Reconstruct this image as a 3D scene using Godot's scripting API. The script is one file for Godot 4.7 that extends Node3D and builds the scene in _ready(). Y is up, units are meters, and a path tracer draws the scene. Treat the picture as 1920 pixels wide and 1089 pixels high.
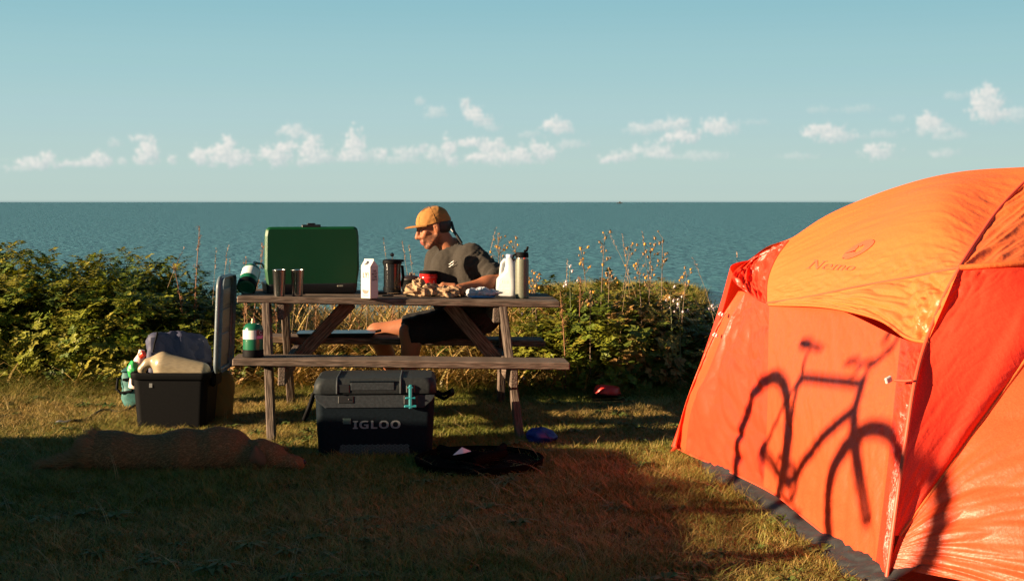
extends Node3D
# A campsite by the sea in low morning sun: picnic table, man at breakfast, dog in the shade, orange tent.
# A car with a bicycle on its roof stands outside the frame and shades the lawn and the tent.

const SUN_HEIGHT := 14.0      # degrees
const SUN_TURN := 18.0        # degrees from the photograph's plane towards the camera; the sun stands off to the -x side

func _ready() -> void:
	rng.seed = 4711
	# camera: 50 mm lens at 1.33 m, level, lens shifted down so that the sea's horizon lies above the middle
	var cam := Camera3D.new()
	cam.name = "camera"
	cam.projection = Camera3D.PROJECTION_FRUSTUM
	cam.near = 0.1
	cam.far = 30000.0
	cam.size = 0.1 * 1089.0 / FPX
	cam.frustum_offset = Vector2(0, -0.1 * (544.5 - HORIZON) / FPX)
	cam.position = Vector3(0, EYE, 0)
	add_child(cam)
	cam.current = true
	# sky
	var env := Environment.new()
	env.background_mode = Environment.BG_SKY
	env.sky = Sky.new()
	var pano := PanoramaSkyMaterial.new()
	pano.panorama = ImageTexture.create_from_image(sky_picture())
	env.sky.sky_material = pano
	env.background_energy_multiplier = 0.29
	env.tonemap_mode = Environment.TONE_MAPPER_LINEAR
	env.tonemap_exposure = 3.65
	env.sdfgi_enabled = true
	env.ssao_enabled = true
	env.ssil_enabled = true
	var we := WorldEnvironment.new()
	we.name = "air"
	we.environment = env
	add_child(we)
	# sun
	var sun := DirectionalLight3D.new()
	sun.name = "sun"
	sun.light_energy = 1.6
	sun.light_color = Color(1.0, 0.88, 0.72)
	sun.light_angular_distance = 0.4
	sun.shadow_enabled = true
	var e := deg_to_rad(SUN_HEIGHT)
	var t := deg_to_rad(SUN_TURN)
	var to_sun := Vector3(-cos(e) * cos(t), sin(e), cos(e) * sin(t))
	add_child(sun)
	sun.look_at_from_position(to_sun * 20.0, Vector3.ZERO)
	make_materials()
	make_setting()
	make_table()
	make_table_things()
	make_camp_things()
	make_tent()
	make_car_and_bicycle()
	make_person()
	make_dog()
	make_plants()
	make_lawn()
# ---------------------------------------------------------------- helpers
# a pixel of the 1920 x 1089 photograph at a known distance (metres along the view), or where it meets the lawn
const FPX := 2633.0
const EYE := 1.33
const HORIZON := 379.0
var rng := RandomNumberGenerator.new()
var taken := {}
var M := {}

func at(px: float, py: float, d: float) -> Vector3:
	return Vector3((px - 960.0) / FPX * d, EYE - (py - HORIZON) / FPX * d, -d)

func on_lawn(px: float, py: float) -> Vector3:
	var d := EYE * FPX / (py - HORIZON)
	return Vector3((px - 960.0) / FPX * d, 0.0, -d)

class MB:
	# collects triangles (counter-clockwise seen from outside) for one mesh
	var v := PackedVector3Array()
	var n := PackedVector3Array()
	var uv := PackedVector2Array()
	var c := PackedColorArray()
	var idx := PackedInt32Array()
	var tint := Color(1, 1, 1)
	var use_tint := false
	func vert(p: Vector3, nn: Vector3, t := Vector2.ZERO) -> int:
		v.append(p); n.append(nn); uv.append(t)
		if use_tint: c.append(tint)
		return v.size() - 1
	func tri(a: Vector3, b: Vector3, d: Vector3) -> void:
		var nn := (b - a).cross(d - a).normalized()
		var i := vert(a, nn); vert(b, nn); vert(d, nn)
		idx.append_array([i, i + 1, i + 2])
	func quad(a: Vector3, b: Vector3, d: Vector3, e: Vector3) -> void:
		var nn := (d - a).cross(e - b).normalized()
		var i := vert(a, nn, Vector2(0, 0)); vert(b, nn, Vector2(1, 0)); vert(d, nn, Vector2(1, 1)); vert(e, nn, Vector2(0, 1))
		idx.append_array([i, i + 1, i + 2, i, i + 2, i + 3])
	func box(size: Vector3, xf := Transform3D(), ch := 0.003) -> void:
		var h := size * 0.5
		ch = minf(ch, minf(h.x, minf(h.y, h.z)) * 0.9)
		var q := func(sx: float, sy: float, sz: float, ax: int) -> Vector3:
			var p := Vector3(sx * (h.x - ch), sy * (h.y - ch), sz * (h.z - ch))
			p[ax] = [sx * h.x, sy * h.y, sz * h.z][ax]
			return xf * p
		for ax in 3:
			var a2 := (ax + 1) % 3
			var a3 := (ax + 2) % 3
			for s in [-1.0, 1.0]:
				var cs := []
				for k in [[-1.0, -1.0], [1.0, -1.0], [1.0, 1.0], [-1.0, 1.0]]:
					var sg := [0.0, 0.0, 0.0]
					sg[ax] = s; sg[a2] = k[0]; sg[a3] = k[1]
					cs.append(q.call(sg[0], sg[1], sg[2], ax))
				if s > 0: quad(cs[0], cs[1], cs[2], cs[3])
				else: quad(cs[3], cs[2], cs[1], cs[0])
			if ch > 0.0:
				for s1 in [-1.0, 1.0]:
					for s2 in [-1.0, 1.0]:
						var e := []
						for w in [[-1.0, a2], [1.0, a2], [1.0, a3], [-1.0, a3]]:
							var sg := [0.0, 0.0, 0.0]
							sg[ax] = w[0]; sg[a2] = s1; sg[a3] = s2
							e.append(q.call(sg[0], sg[1], sg[2], w[1]))
						if s1 * s2 < 0: quad(e[0], e[1], e[2], e[3])
						else: quad(e[3], e[2], e[1], e[0])
		if ch > 0.0:
			for sx in [-1.0, 1.0]:
				for sy in [-1.0, 1.0]:
					for sz in [-1.0, 1.0]:
						var a: Vector3 = q.call(sx, sy, sz, 0)
						var b: Vector3 = q.call(sx, sy, sz, 1)
						var d: Vector3 = q.call(sx, sy, sz, 2)
						if sx * sy * sz > 0: tri(a, b, d)
						else: tri(a, d, b)
	func lathe(prof: Array, segs := 24, xf := Transform3D(), squash := Vector2.ONE) -> void:
		# prof: Vector2(radius, height) from bottom to top, outside to the right
		var m := prof.size()
		var sn := []
		for i in m - 1:
			var e: Vector2 = prof[i + 1] - prof[i]
			sn.append(Vector2(e.y, -e.x).normalized())
		for i in m - 1:
			var n0: Vector2 = sn[i]
			var n1: Vector2 = sn[i]
			if i > 0 and sn[i - 1].dot(sn[i]) > 0.72: n0 = (sn[i - 1] + sn[i]).normalized()
			if i < m - 2 and sn[i + 1].dot(sn[i]) > 0.72: n1 = (sn[i + 1] + sn[i]).normalized()
			var base := v.size()
			for k in segs + 1:
				var a := TAU * k / segs
				var d := Vector3(cos(a) * squash.x, 0, sin(a) * squash.y)
				var dn := Vector3(cos(a) / squash.x, 0, sin(a) / squash.y)
				vert(xf * (d * prof[i].x + Vector3(0, prof[i].y, 0)), (xf.basis * (dn * n0.x + Vector3(0, n0.y, 0))).normalized(), Vector2(float(k) / segs, float(i) / (m - 1)))
				vert(xf * (d * prof[i + 1].x + Vector3(0, prof[i + 1].y, 0)), (xf.basis * (dn * n1.x + Vector3(0, n1.y, 0))).normalized(), Vector2(float(k) / segs, float(i + 1) / (m - 1)))
			for k in segs:
				var b := base + k * 2
				if prof[i].x > 1e-5: idx.append_array([b, b + 1, b + 2])
				if prof[i + 1].x > 1e-5: idx.append_array([b + 1, b + 3, b + 2])
	func tube(path: Array, rad: Variant, segs := 8, caps := true) -> void:
		var m := path.size()
		var t0: Vector3 = (path[1] - path[0]).normalized()
		var up := Vector3.UP if absf(t0.y) < 0.9 else Vector3.RIGHT
		var sx := up.cross(t0).normalized()
		var base := v.size()
		var frames := []
		for i in m:
			var t: Vector3 = (path[mini(i + 1, m - 1)] - path[maxi(i - 1, 0)]).normalized()
			sx = (sx - t * sx.dot(t)).normalized()
			var sy := t.cross(sx)
			var r: float = rad[i] if rad is Array else rad
			frames.append([sx, sy, r])
			for k in segs + 1:
				var a := TAU * k / segs
				var d := sx * cos(a) + sy * sin(a)
				vert(path[i] + d * r, d, Vector2(float(k) / segs, float(i) / (m - 1)))
		for i in m - 1:
			for k in segs:
				var b := base + i * (segs + 1) + k
				var e := b + segs + 1
				idx.append_array([b, b + 1, e, b + 1, e + 1, e])
		if caps:
			for end in [0, m - 1]:
				var f: Array = frames[end]
				var t: Vector3 = f[0].cross(f[1])
				var nn: Vector3 = t if end else -t
				var ci := vert(path[end], nn)
				var s := v.size()
				for k in segs:
					var a := TAU * k / segs
					vert(path[end] + (f[0] * cos(a) + f[1] * sin(a)) * f[2], nn)
				for k in segs:
					if end: idx.append_array([ci, s + k, s + (k + 1) % segs])
					else: idx.append_array([ci, s + (k + 1) % segs, s + k])
	func grid(p: PackedVector3Array, w: int, h: int, flip := false) -> void:
		# w columns by h rows, smooth
		var base := v.size()
		for j in h:
			for i in w:
				var du := p[j * w + mini(i + 1, w - 1)] - p[j * w + maxi(i - 1, 0)]
				var dv := p[mini(j + 1, h - 1) * w + i] - p[maxi(j - 1, 0) * w + i]
				var nn := du.cross(dv)
				if nn.length_squared() < 1e-16: nn = Vector3.UP
				nn = nn.normalized()
				vert(p[j * w + i], -nn if flip else nn, Vector2(float(i) / (w - 1), float(j) / (h - 1)))
		for j in h - 1:
			for i in w - 1:
				var a := base + j * w + i
				var b := a + w
				if flip: idx.append_array([a, b, a + 1, a + 1, b, b + 1])
				else: idx.append_array([a, a + 1, b, a + 1, b + 1, b])
	func ball(cen: Vector3, r: Vector3, bas := Basis(), us := 16, vs := 10) -> void:
		var p := PackedVector3Array()
		for j in vs + 1:
			var th := PI * j / vs - PI / 2
			for i in us + 1:
				var a := TAU * i / us
				p.append(Vector3(cos(th) * cos(a), sin(th), -cos(th) * sin(a)))
		var base := v.size()
		for q in p:
			vert(cen + bas * (q * r), (bas * (q / r)).normalized())
		for j in vs:
			for i in us:
				var a := base + j * (us + 1) + i
				var b := a + us + 1
				idx.append_array([a, a + 1, b, a + 1, b + 1, b])
	func prism(outline: Array, depth: float, xf := Transform3D(), ch := 0.0) -> void:
		# outline in xy (counter-clockwise), from z = -depth/2 to depth/2
		var m := outline.size()
		var h := depth * 0.5
		var inner := []
		var cen := Vector2.ZERO
		for q in outline: cen += q
		cen /= m
		for k in m:
			var e0: Vector2 = (outline[k] - outline[(k + m - 1) % m]).normalized()
			var e1: Vector2 = (outline[(k + 1) % m] - outline[k]).normalized()
			var bis := (Vector2(-e0.y, e0.x) + Vector2(-e1.y, e1.x)).normalized()
			inner.append(outline[k] + bis * ch)
		var flat := PackedVector2Array(inner)
		var ears := Geometry2D.triangulate_polygon(flat)
		for s in [-1.0, 1.0]:
			for k in range(0, ears.size(), 3):
				var a: Vector3 = xf * Vector3(flat[ears[k]].x, flat[ears[k]].y, s * h)
				var b: Vector3 = xf * Vector3(flat[ears[k + 1]].x, flat[ears[k + 1]].y, s * h)
				var d: Vector3 = xf * Vector3(flat[ears[k + 2]].x, flat[ears[k + 2]].y, s * h)
				var want: Vector3 = xf.basis * Vector3(0, 0, s)
				if (b - a).cross(d - a).dot(want) > 0: tri(a, b, d)
				else: tri(a, d, b)
		for k in m:
			var o0: Vector2 = outline[k]
			var o1: Vector2 = outline[(k + 1) % m]
			var i0: Vector2 = inner[k]
			var i1: Vector2 = inner[(k + 1) % m]
			quad(xf * Vector3(o1.x, o1.y, h - ch), xf * Vector3(o0.x, o0.y, h - ch), xf * Vector3(o0.x, o0.y, -h + ch), xf * Vector3(o1.x, o1.y, -h + ch))
			if ch > 0:
				quad(xf * Vector3(o0.x, o0.y, h - ch), xf * Vector3(o1.x, o1.y, h - ch), xf * Vector3(i1.x, i1.y, h), xf * Vector3(i0.x, i0.y, h))
				quad(xf * Vector3(o1.x, o1.y, -h + ch), xf * Vector3(o0.x, o0.y, -h + ch), xf * Vector3(i0.x, i0.y, -h), xf * Vector3(i1.x, i1.y, -h))
	func facet() -> void:
		var ov := v
		var ou := uv
		var oc := c
		var oi := idx
		v = PackedVector3Array(); n = PackedVector3Array(); uv = PackedVector2Array(); c = PackedColorArray(); idx = PackedInt32Array()
		for k in range(0, oi.size(), 3):
			var nn := (ov[oi[k + 1]] - ov[oi[k]]).cross(ov[oi[k + 2]] - ov[oi[k]]).normalized()
			for q in 3:
				v.append(ov[oi[k + q]]); n.append(nn); uv.append(ou[oi[k + q]]); idx.append(k + q)
				if use_tint: c.append(oc[oi[k + q]])
	func smooth_normals() -> void:
		n.fill(Vector3.ZERO)
		for k in range(0, idx.size(), 3):
			var nn := (v[idx[k + 1]] - v[idx[k]]).cross(v[idx[k + 2]] - v[idx[k]])
			for q in 3: n[idx[k + q]] += nn
		for k in n.size(): n[k] = n[k].normalized() if n[k].length_squared() > 1e-20 else Vector3.UP
	func add(o: MB, xf := Transform3D(), tinted := Color(1, 1, 1)) -> void:
		var base := v.size()
		var nb := xf.basis.inverse().transposed()
		for k in o.v.size():
			v.append(xf * o.v[k]); n.append((nb * o.n[k]).normalized()); uv.append(o.uv[k])
			if use_tint: c.append(o.c[k] * tinted if o.use_tint else tinted)
		for k in o.idx: idx.append(base + k)
	func mesh() -> ArrayMesh:
		var out := PackedInt32Array()
		out.resize(idx.size())
		for k in range(0, idx.size(), 3):
			out[k] = idx[k]; out[k + 1] = idx[k + 2]; out[k + 2] = idx[k + 1]
		var a := []
		a.resize(Mesh.ARRAY_MAX)
		a[Mesh.ARRAY_VERTEX] = v; a[Mesh.ARRAY_NORMAL] = n; a[Mesh.ARRAY_TEX_UV] = uv; a[Mesh.ARRAY_INDEX] = out
		if use_tint: a[Mesh.ARRAY_COLOR] = c
		var me := ArrayMesh.new()
		me.add_surface_from_arrays(Mesh.PRIMITIVE_TRIANGLES, a)
		return me

func mb(tinted := false) -> MB:
	var m := MB.new()
	m.use_tint = tinted
	return m

func numbered(called: String) -> String:
	var k: int = taken.get(called, -1) + 1
	taken[called] = k
	return called if k == 0 else "%s_%03d" % [called, k]

func tag(o: Node3D, label: String, category: String, group := "", kind := "") -> Node3D:
	if label: o.set_meta("label", label)
	if category: o.set_meta("category", category)
	if group: o.set_meta("group", group)
	if kind: o.set_meta("kind", kind)
	return o

func thing(called: String, label: String, category: String, where := Vector3.ZERO, turn := 0.0, group := "") -> Node3D:
	var o := Node3D.new()
	o.name = numbered(called)
	add_child(o)
	o.position = where
	o.rotation.y = turn
	return tag(o, label, category, group)

func part(called: String, m: Variant, mat: Material, parent: Node = self) -> MeshInstance3D:
	var o := MeshInstance3D.new()
	o.name = called
	o.mesh = m.mesh() if m is MB else m
	o.material_override = mat
	parent.add_child(o, true)
	return o

func structure(called: String, m: Variant, mat: Material) -> MeshInstance3D:
	var o := part(called, m, mat)
	o.set_meta("kind", "structure")
	return o

func copy(o: Node3D, where: Vector3, turn: float, size := Vector3.ONE) -> Node3D:
	var r: Node3D = o.duplicate()
	var stem := String(o.name)
	if stem.length() > 4 and stem[-4] == "_" and stem.right(3).is_valid_int(): stem = stem.left(-4)
	r.name = numbered(stem)
	add_child(r)
	r.transform = Transform3D(Basis(Vector3.UP, turn).scaled_local(size), where)
	return r

func lin(r: float, g: float, b: float, a := 1.0) -> Color:
	var q := Color(r, g, b).linear_to_srgb()
	q.a = a
	return q

func mat(col: Color, rough := 0.6, metal := 0.0, spec := 0.5) -> StandardMaterial3D:
	var m := StandardMaterial3D.new()
	m.albedo_color = col
	m.roughness = rough
	m.metallic = metal
	m.metallic_specular = spec
	return m

func tri_tex(m: StandardMaterial3D, tex: Texture2D, size: Vector3, world := false) -> StandardMaterial3D:
	m.albedo_texture = tex
	m.uv1_triplanar = true
	m.uv1_world_triplanar = world
	m.uv1_scale = size
	return m

func bump(m: StandardMaterial3D, tex: Texture2D, cm: float) -> StandardMaterial3D:
	m.heightmap_enabled = true
	m.heightmap_texture = tex
	m.heightmap_scale = cm
	return m

func noise(sd: int, freq: float, oct := 4, kind := FastNoiseLite.TYPE_SIMPLEX_SMOOTH, fractal := FastNoiseLite.FRACTAL_FBM) -> FastNoiseLite:
	var f := FastNoiseLite.new()
	f.seed = sd
	f.frequency = freq
	f.noise_type = kind
	f.fractal_type = fractal
	f.fractal_octaves = oct
	return f

# tileable grey picture between two brightnesses (values are sRGB multipliers of the albedo)
func noise_tex(sd: int, freq: float, w: int, h: int, lo: Color, hi: Color, oct := 4, stretch := 1, kind := FastNoiseLite.TYPE_SIMPLEX_SMOOTH) -> ImageTexture:
	var f := noise(sd, freq, oct, kind)
	var im := f.get_seamless_image(w, h / stretch)
	if stretch > 1: im.resize(w, h, Image.INTERPOLATE_CUBIC)
	var outp := Image.create(w, h, false, Image.FORMAT_RGB8)
	var src := im.get_data()
	var bytes := PackedByteArray()
	bytes.resize(w * h * 3)
	var lut := PackedByteArray()
	for k in 256:
		var q := lo.lerp(hi, smoothstep(0.15, 0.85, k / 255.0))
		lut.append(int(q.r * 255.0)); lut.append(int(q.g * 255.0)); lut.append(int(q.b * 255.0))
	for k in w * h:
		var s := src[k] * 3
		bytes[k * 3] = lut[s]; bytes[k * 3 + 1] = lut[s + 1]; bytes[k * 3 + 2] = lut[s + 2]
	outp.set_data(w, h, false, Image.FORMAT_RGB8, bytes)
	return ImageTexture.create_from_image(outp)

func xf(o: Vector3, b := Basis()) -> Transform3D:
	return Transform3D(b, o)

func turned(o: Vector3, deg: Vector3) -> Transform3D:
	return Transform3D(Basis.from_euler(deg * PI / 180.0), o)

# basis whose y runs along d
func along(d: Vector3, hint := Vector3.FORWARD) -> Basis:
	var y := d.normalized()
	if absf(y.dot(hint)) > 0.97: hint = Vector3.RIGHT
	var x := y.cross(hint).normalized()
	return Basis(x, y, x.cross(y))

func letters(text: String, size: float, depth: float, bold := true, face := "Droid Sans") -> Mesh:
	var t := TextMesh.new()
	var f := SystemFont.new()
	f.font_names = PackedStringArray([face])
	f.font_weight = 700 if bold else 400
	t.font = f
	t.text = text
	t.font_size = 64
	t.pixel_size = size / 64.0
	t.depth = depth
	t.curve_step = 1.5
	return t

# smooth closed body from tapered limbs: surface nets over a smooth minimum
# limb: [a, b, ra, rb] or [centre, radii, basis]; cut: limbs taken away
func body(limbs: Array, cell: float, k: float, cuts := []) -> MB:
	var lo := Vector3.INF
	var hi := -Vector3.INF
	for l in limbs:
		var r: float
		if l.size() >= 4:
			r = maxf(l[2], l[3])
			lo = lo.min(l[0] - Vector3.ONE * r).min(l[1] - Vector3.ONE * r)
			hi = hi.max(l[0] + Vector3.ONE * r).max(l[1] + Vector3.ONE * r)
		else:
			r = maxf(l[1].x, maxf(l[1].y, l[1].z))
			lo = lo.min(l[0] - Vector3.ONE * r)
			hi = hi.max(l[0] + Vector3.ONE * r)
	var pad := cell * 3.0 + 1.5 / k
	lo -= Vector3.ONE * pad
	hi += Vector3.ONE * pad
	var nx := int((hi.x - lo.x) / cell) + 2
	var ny := int((hi.y - lo.y) / cell) + 2
	var nz := int((hi.z - lo.z) / cell) + 2
	var f := PackedFloat32Array()
	f.resize(nx * ny * nz)
	var reach := pad
	for l in limbs:
		fill(f, l, lo, cell, nx, ny, nz, k, reach)
	for i in f.size():
		f[i] = -log(f[i]) / k if f[i] > 1e-12 else 1.0
	for l in cuts:
		var g := PackedFloat32Array()
		g.resize(nx * ny * nz)
		fill(g, l, lo, cell, nx, ny, nz, 400.0, cell * 2.5)
		for i in g.size():
			if g[i] > 1e-12: f[i] = maxf(f[i], log(g[i]) / 400.0)
	var cellv := PackedInt32Array()
	cellv.resize(nx * ny * nz)
	cellv.fill(-1)
	var m := mb()
	var sy := nx
	var sz := nx * ny
	var off := [0, 1, sy, sy + 1, sz, sz + 1, sz + sy, sz + sy + 1]
	var edges := [[0, 1], [2, 3], [4, 5], [6, 7], [0, 2], [1, 3], [4, 6], [5, 7], [0, 4], [1, 5], [2, 6], [3, 7]]
	var cor := []
	for q in 8: cor.append(Vector3(q & 1, (q >> 1) & 1, (q >> 2) & 1))
	for z in nz - 1:
		for y in ny - 1:
			var row := z * sz + y * sy
			for x in nx - 1:
				var i := row + x
				var inside := 0
				if f[i] < 0: inside += 1
				if f[i + 1] < 0: inside += 1
				if f[i + sy] < 0: inside += 1
				if f[i + sy + 1] < 0: inside += 1
				if f[i + sz] < 0: inside += 1
				if f[i + sz + 1] < 0: inside += 1
				if f[i + sz + sy] < 0: inside += 1
				if f[i + sz + sy + 1] < 0: inside += 1
				if inside == 0 or inside == 8: continue
				var s := Vector3.ZERO
				var cnt := 0
				for e in edges:
					var a := f[i + off[e[0]]]
					var b := f[i + off[e[1]]]
					if (a < 0) != (b < 0):
						s += cor[e[0]].lerp(cor[e[1]], a / (a - b))
						cnt += 1
				cellv[i] = m.vert(lo + (Vector3(x, y, z) + s / cnt) * cell, Vector3.UP)
	for z in range(1, nz - 1):
		for y in range(1, ny - 1):
			var row := z * sz + y * sy
			for x in range(1, nx - 1):
				var i := row + x
				var neg := f[i] < 0
				if neg != (f[i + 1] < 0): face(m, cellv[i - sy - sz], cellv[i - sz], cellv[i], cellv[i - sy], neg)
				if neg != (f[i + sy] < 0): face(m, cellv[i - 1 - sz], cellv[i - 1], cellv[i], cellv[i - sz], neg)
				if neg != (f[i + sz] < 0): face(m, cellv[i - 1 - sy], cellv[i - sy], cellv[i], cellv[i - 1], neg)
	m.smooth_normals()
	return m

func face(m: MB, a: int, b: int, c: int, d: int, keep: bool) -> void:
	if a < 0 or b < 0 or c < 0 or d < 0: return
	if keep: m.idx.append_array([a, b, c, a, c, d])
	else: m.idx.append_array([a, c, b, a, d, c])

func fill(f: PackedFloat32Array, l: Array, lo: Vector3, cell: float, nx: int, ny: int, nz: int, k: float, reach: float) -> void:
	var capsule := l.size() >= 4
	var a: Vector3 = l[0]
	var ba := Vector3.ZERO
	var ra := 0.0
	var rb := 0.0
	var blo: Vector3
	var bhi: Vector3
	var inv := Basis()
	var rad := Vector3.ONE
	var flat_end := capsule and l.size() > 4
	if capsule:
		ba = l[1] - a
		ra = l[2]; rb = l[3]
		var r := maxf(ra, rb) + reach
		blo = a.min(l[1]) - Vector3.ONE * r
		bhi = a.max(l[1]) + Vector3.ONE * r
	else:
		rad = l[1]
		inv = (l[2] as Basis).inverse()
		var r := maxf(rad.x, maxf(rad.y, rad.z)) + reach
		blo = a - Vector3.ONE * r
		bhi = a + Vector3.ONE * r
	var bb := maxf(ba.length_squared(), 1e-9)
	var dir := ba.normalized()
	var blen := ba.length()
	var x0 := clampi(int((blo.x - lo.x) / cell), 0, nx - 1)
	var x1 := clampi(int((bhi.x - lo.x) / cell) + 1, 0, nx - 1)
	var y0 := clampi(int((blo.y - lo.y) / cell), 0, ny - 1)
	var y1 := clampi(int((bhi.y - lo.y) / cell) + 1, 0, ny - 1)
	var z0 := clampi(int((blo.z - lo.z) / cell), 0, nz - 1)
	var z1 := clampi(int((bhi.z - lo.z) / cell) + 1, 0, nz - 1)
	for z in range(z0, z1 + 1):
		for y in range(y0, y1 + 1):
			var i := (z * ny + y) * nx + x0
			var p := lo + Vector3(x0, y, z) * cell - a
			for x in range(x0, x1 + 1):
				var d: float
				if capsule:
					var t := clampf(p.dot(ba) / bb, 0.0, 1.0)
					d = (p - ba * t).length() - (ra + (rb - ra) * t)
					if flat_end: d = maxf(d, p.dot(dir) - blen)
				else:
					var q := inv * p
					var k0 := (q / rad).length()
					var k1 := (q / (rad * rad)).length()
					d = k0 * (k0 - 1.0) / k1 if k1 > 1e-6 else -rad.x
				if d < reach: f[i] += exp(-k * maxf(d, -0.3))
				i += 1
				p.x += cell

# band on an upright cylinder, angles in degrees from +z towards +x
func wrap_band(m: MB, r: float, a0: float, a1: float, y0: float, y1: float, t := Transform3D()) -> void:
	var p := PackedVector3Array()
	for j in 2:
		for i in 17:
			var a := deg_to_rad(lerpf(a0, a1, i / 16.0))
			p.append(t * Vector3(sin(a) * r, lerpf(y0, y1, j), cos(a) * r))
	m.grid(p, 17, 2)

# crumpled or sagging box: squareness 2 is a ball, larger is boxier
func crumple(size: Vector3, sd: int, amp: float, freq: float, square := 3.0, seg := 22, sharp := true) -> MB:
	var m := mb()
	m.ball(Vector3.ZERO, Vector3.ONE, Basis(), seg, seg * 2 / 3)
	var f := noise(sd, freq, 3, FastNoiseLite.TYPE_SIMPLEX, FastNoiseLite.FRACTAL_RIDGED if sharp else FastNoiseLite.FRACTAL_FBM)
	for k in m.v.size():
		var q := m.v[k]
		var l := pow(pow(absf(q.x), square) + pow(absf(q.y), square) + pow(absf(q.z), square), 1.0 / square)
		var p := q / l * size * 0.5
		p += q * amp * f.get_noise_3dv(p)
		p.y = maxf(p.y, -size.y * 0.5)
		m.v[k] = p
	m.smooth_normals()
	return m

# loft of rounded rectangles: rows of [y, width, depth, corner radius, centre x, centre z]
func loft(rows: Array, per := 6, cap_bottom := true, cap_top := true, inside := false) -> MB:
	var m := mb()
	var p := PackedVector3Array()
	var w := 4 * (per + 1) + 1
	for r in rows:
		var ring := []
		for q in 4:
			var sx: float = [1.0, -1.0, -1.0, 1.0][q]
			var sz: float = [1.0, 1.0, -1.0, -1.0][q]
			for k in per + 1:
				var a := PI / 2 * (q + float(k) / per)
				var rr: float = minf(r[3], minf(r[1], r[2]) * 0.5)
				ring.append(Vector3(sx * (r[1] * 0.5 - rr) + cos(a) * rr + (r[4] if r.size() > 4 else 0.0), r[0], sz * (r[2] * 0.5 - rr) + sin(a) * rr + (r[5] if r.size() > 5 else 0.0)))
		ring.append(ring[0])
		for q in ring: p.append(q)
	m.grid(p, w, rows.size(), not inside)
	# normals across the seam
	for end in [0, rows.size() - 1]:
		if (end == 0 and cap_bottom) or (end > 0 and cap_top):
			var up := Vector3.UP if (end > 0) else Vector3.DOWN
			var cen := Vector3.ZERO
			for k in w - 1: cen += p[end * w + k]
			cen /= (w - 1)
			var ci := m.vert(cen, up)
			var s := m.v.size()
			for k in w: m.vert(p[end * w + k], up)
			for k in w - 1:
				if end > 0: m.idx.append_array([ci, s + k + 1, s + k])
				else: m.idx.append_array([ci, s + k, s + k + 1])
	return m
# ---------------------------------------------------------------- sky
# colours are linear; rows of the panorama run from the zenith down
const SKY_STOPS := [[0.0, 0.47, 0.59, 0.55], [1.5, 0.46, 0.605, 0.575], [3.5, 0.41, 0.59, 0.60], [5.5, 0.345, 0.56, 0.59], [8.2, 0.265, 0.50, 0.565], [14.0, 0.120, 0.31, 0.41], [30.0, 0.034, 0.105, 0.175], [90.0, 0.015, 0.048, 0.10]]

func sky_at(el: float) -> Vector3:
	for k in SKY_STOPS.size() - 1:
		var a: Array = SKY_STOPS[k]
		var b: Array = SKY_STOPS[k + 1]
		if el <= b[0]:
			var t: float = smoothstep(0.0, 1.0, (el - a[0]) / (b[0] - a[0])) * 0.4 + 0.6 * (el - a[0]) / (b[0] - a[0])
			return Vector3(a[1], a[2], a[3]).lerp(Vector3(b[1], b[2], b[3]), t)
	return Vector3(0.06, 0.16, 0.30)

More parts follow.
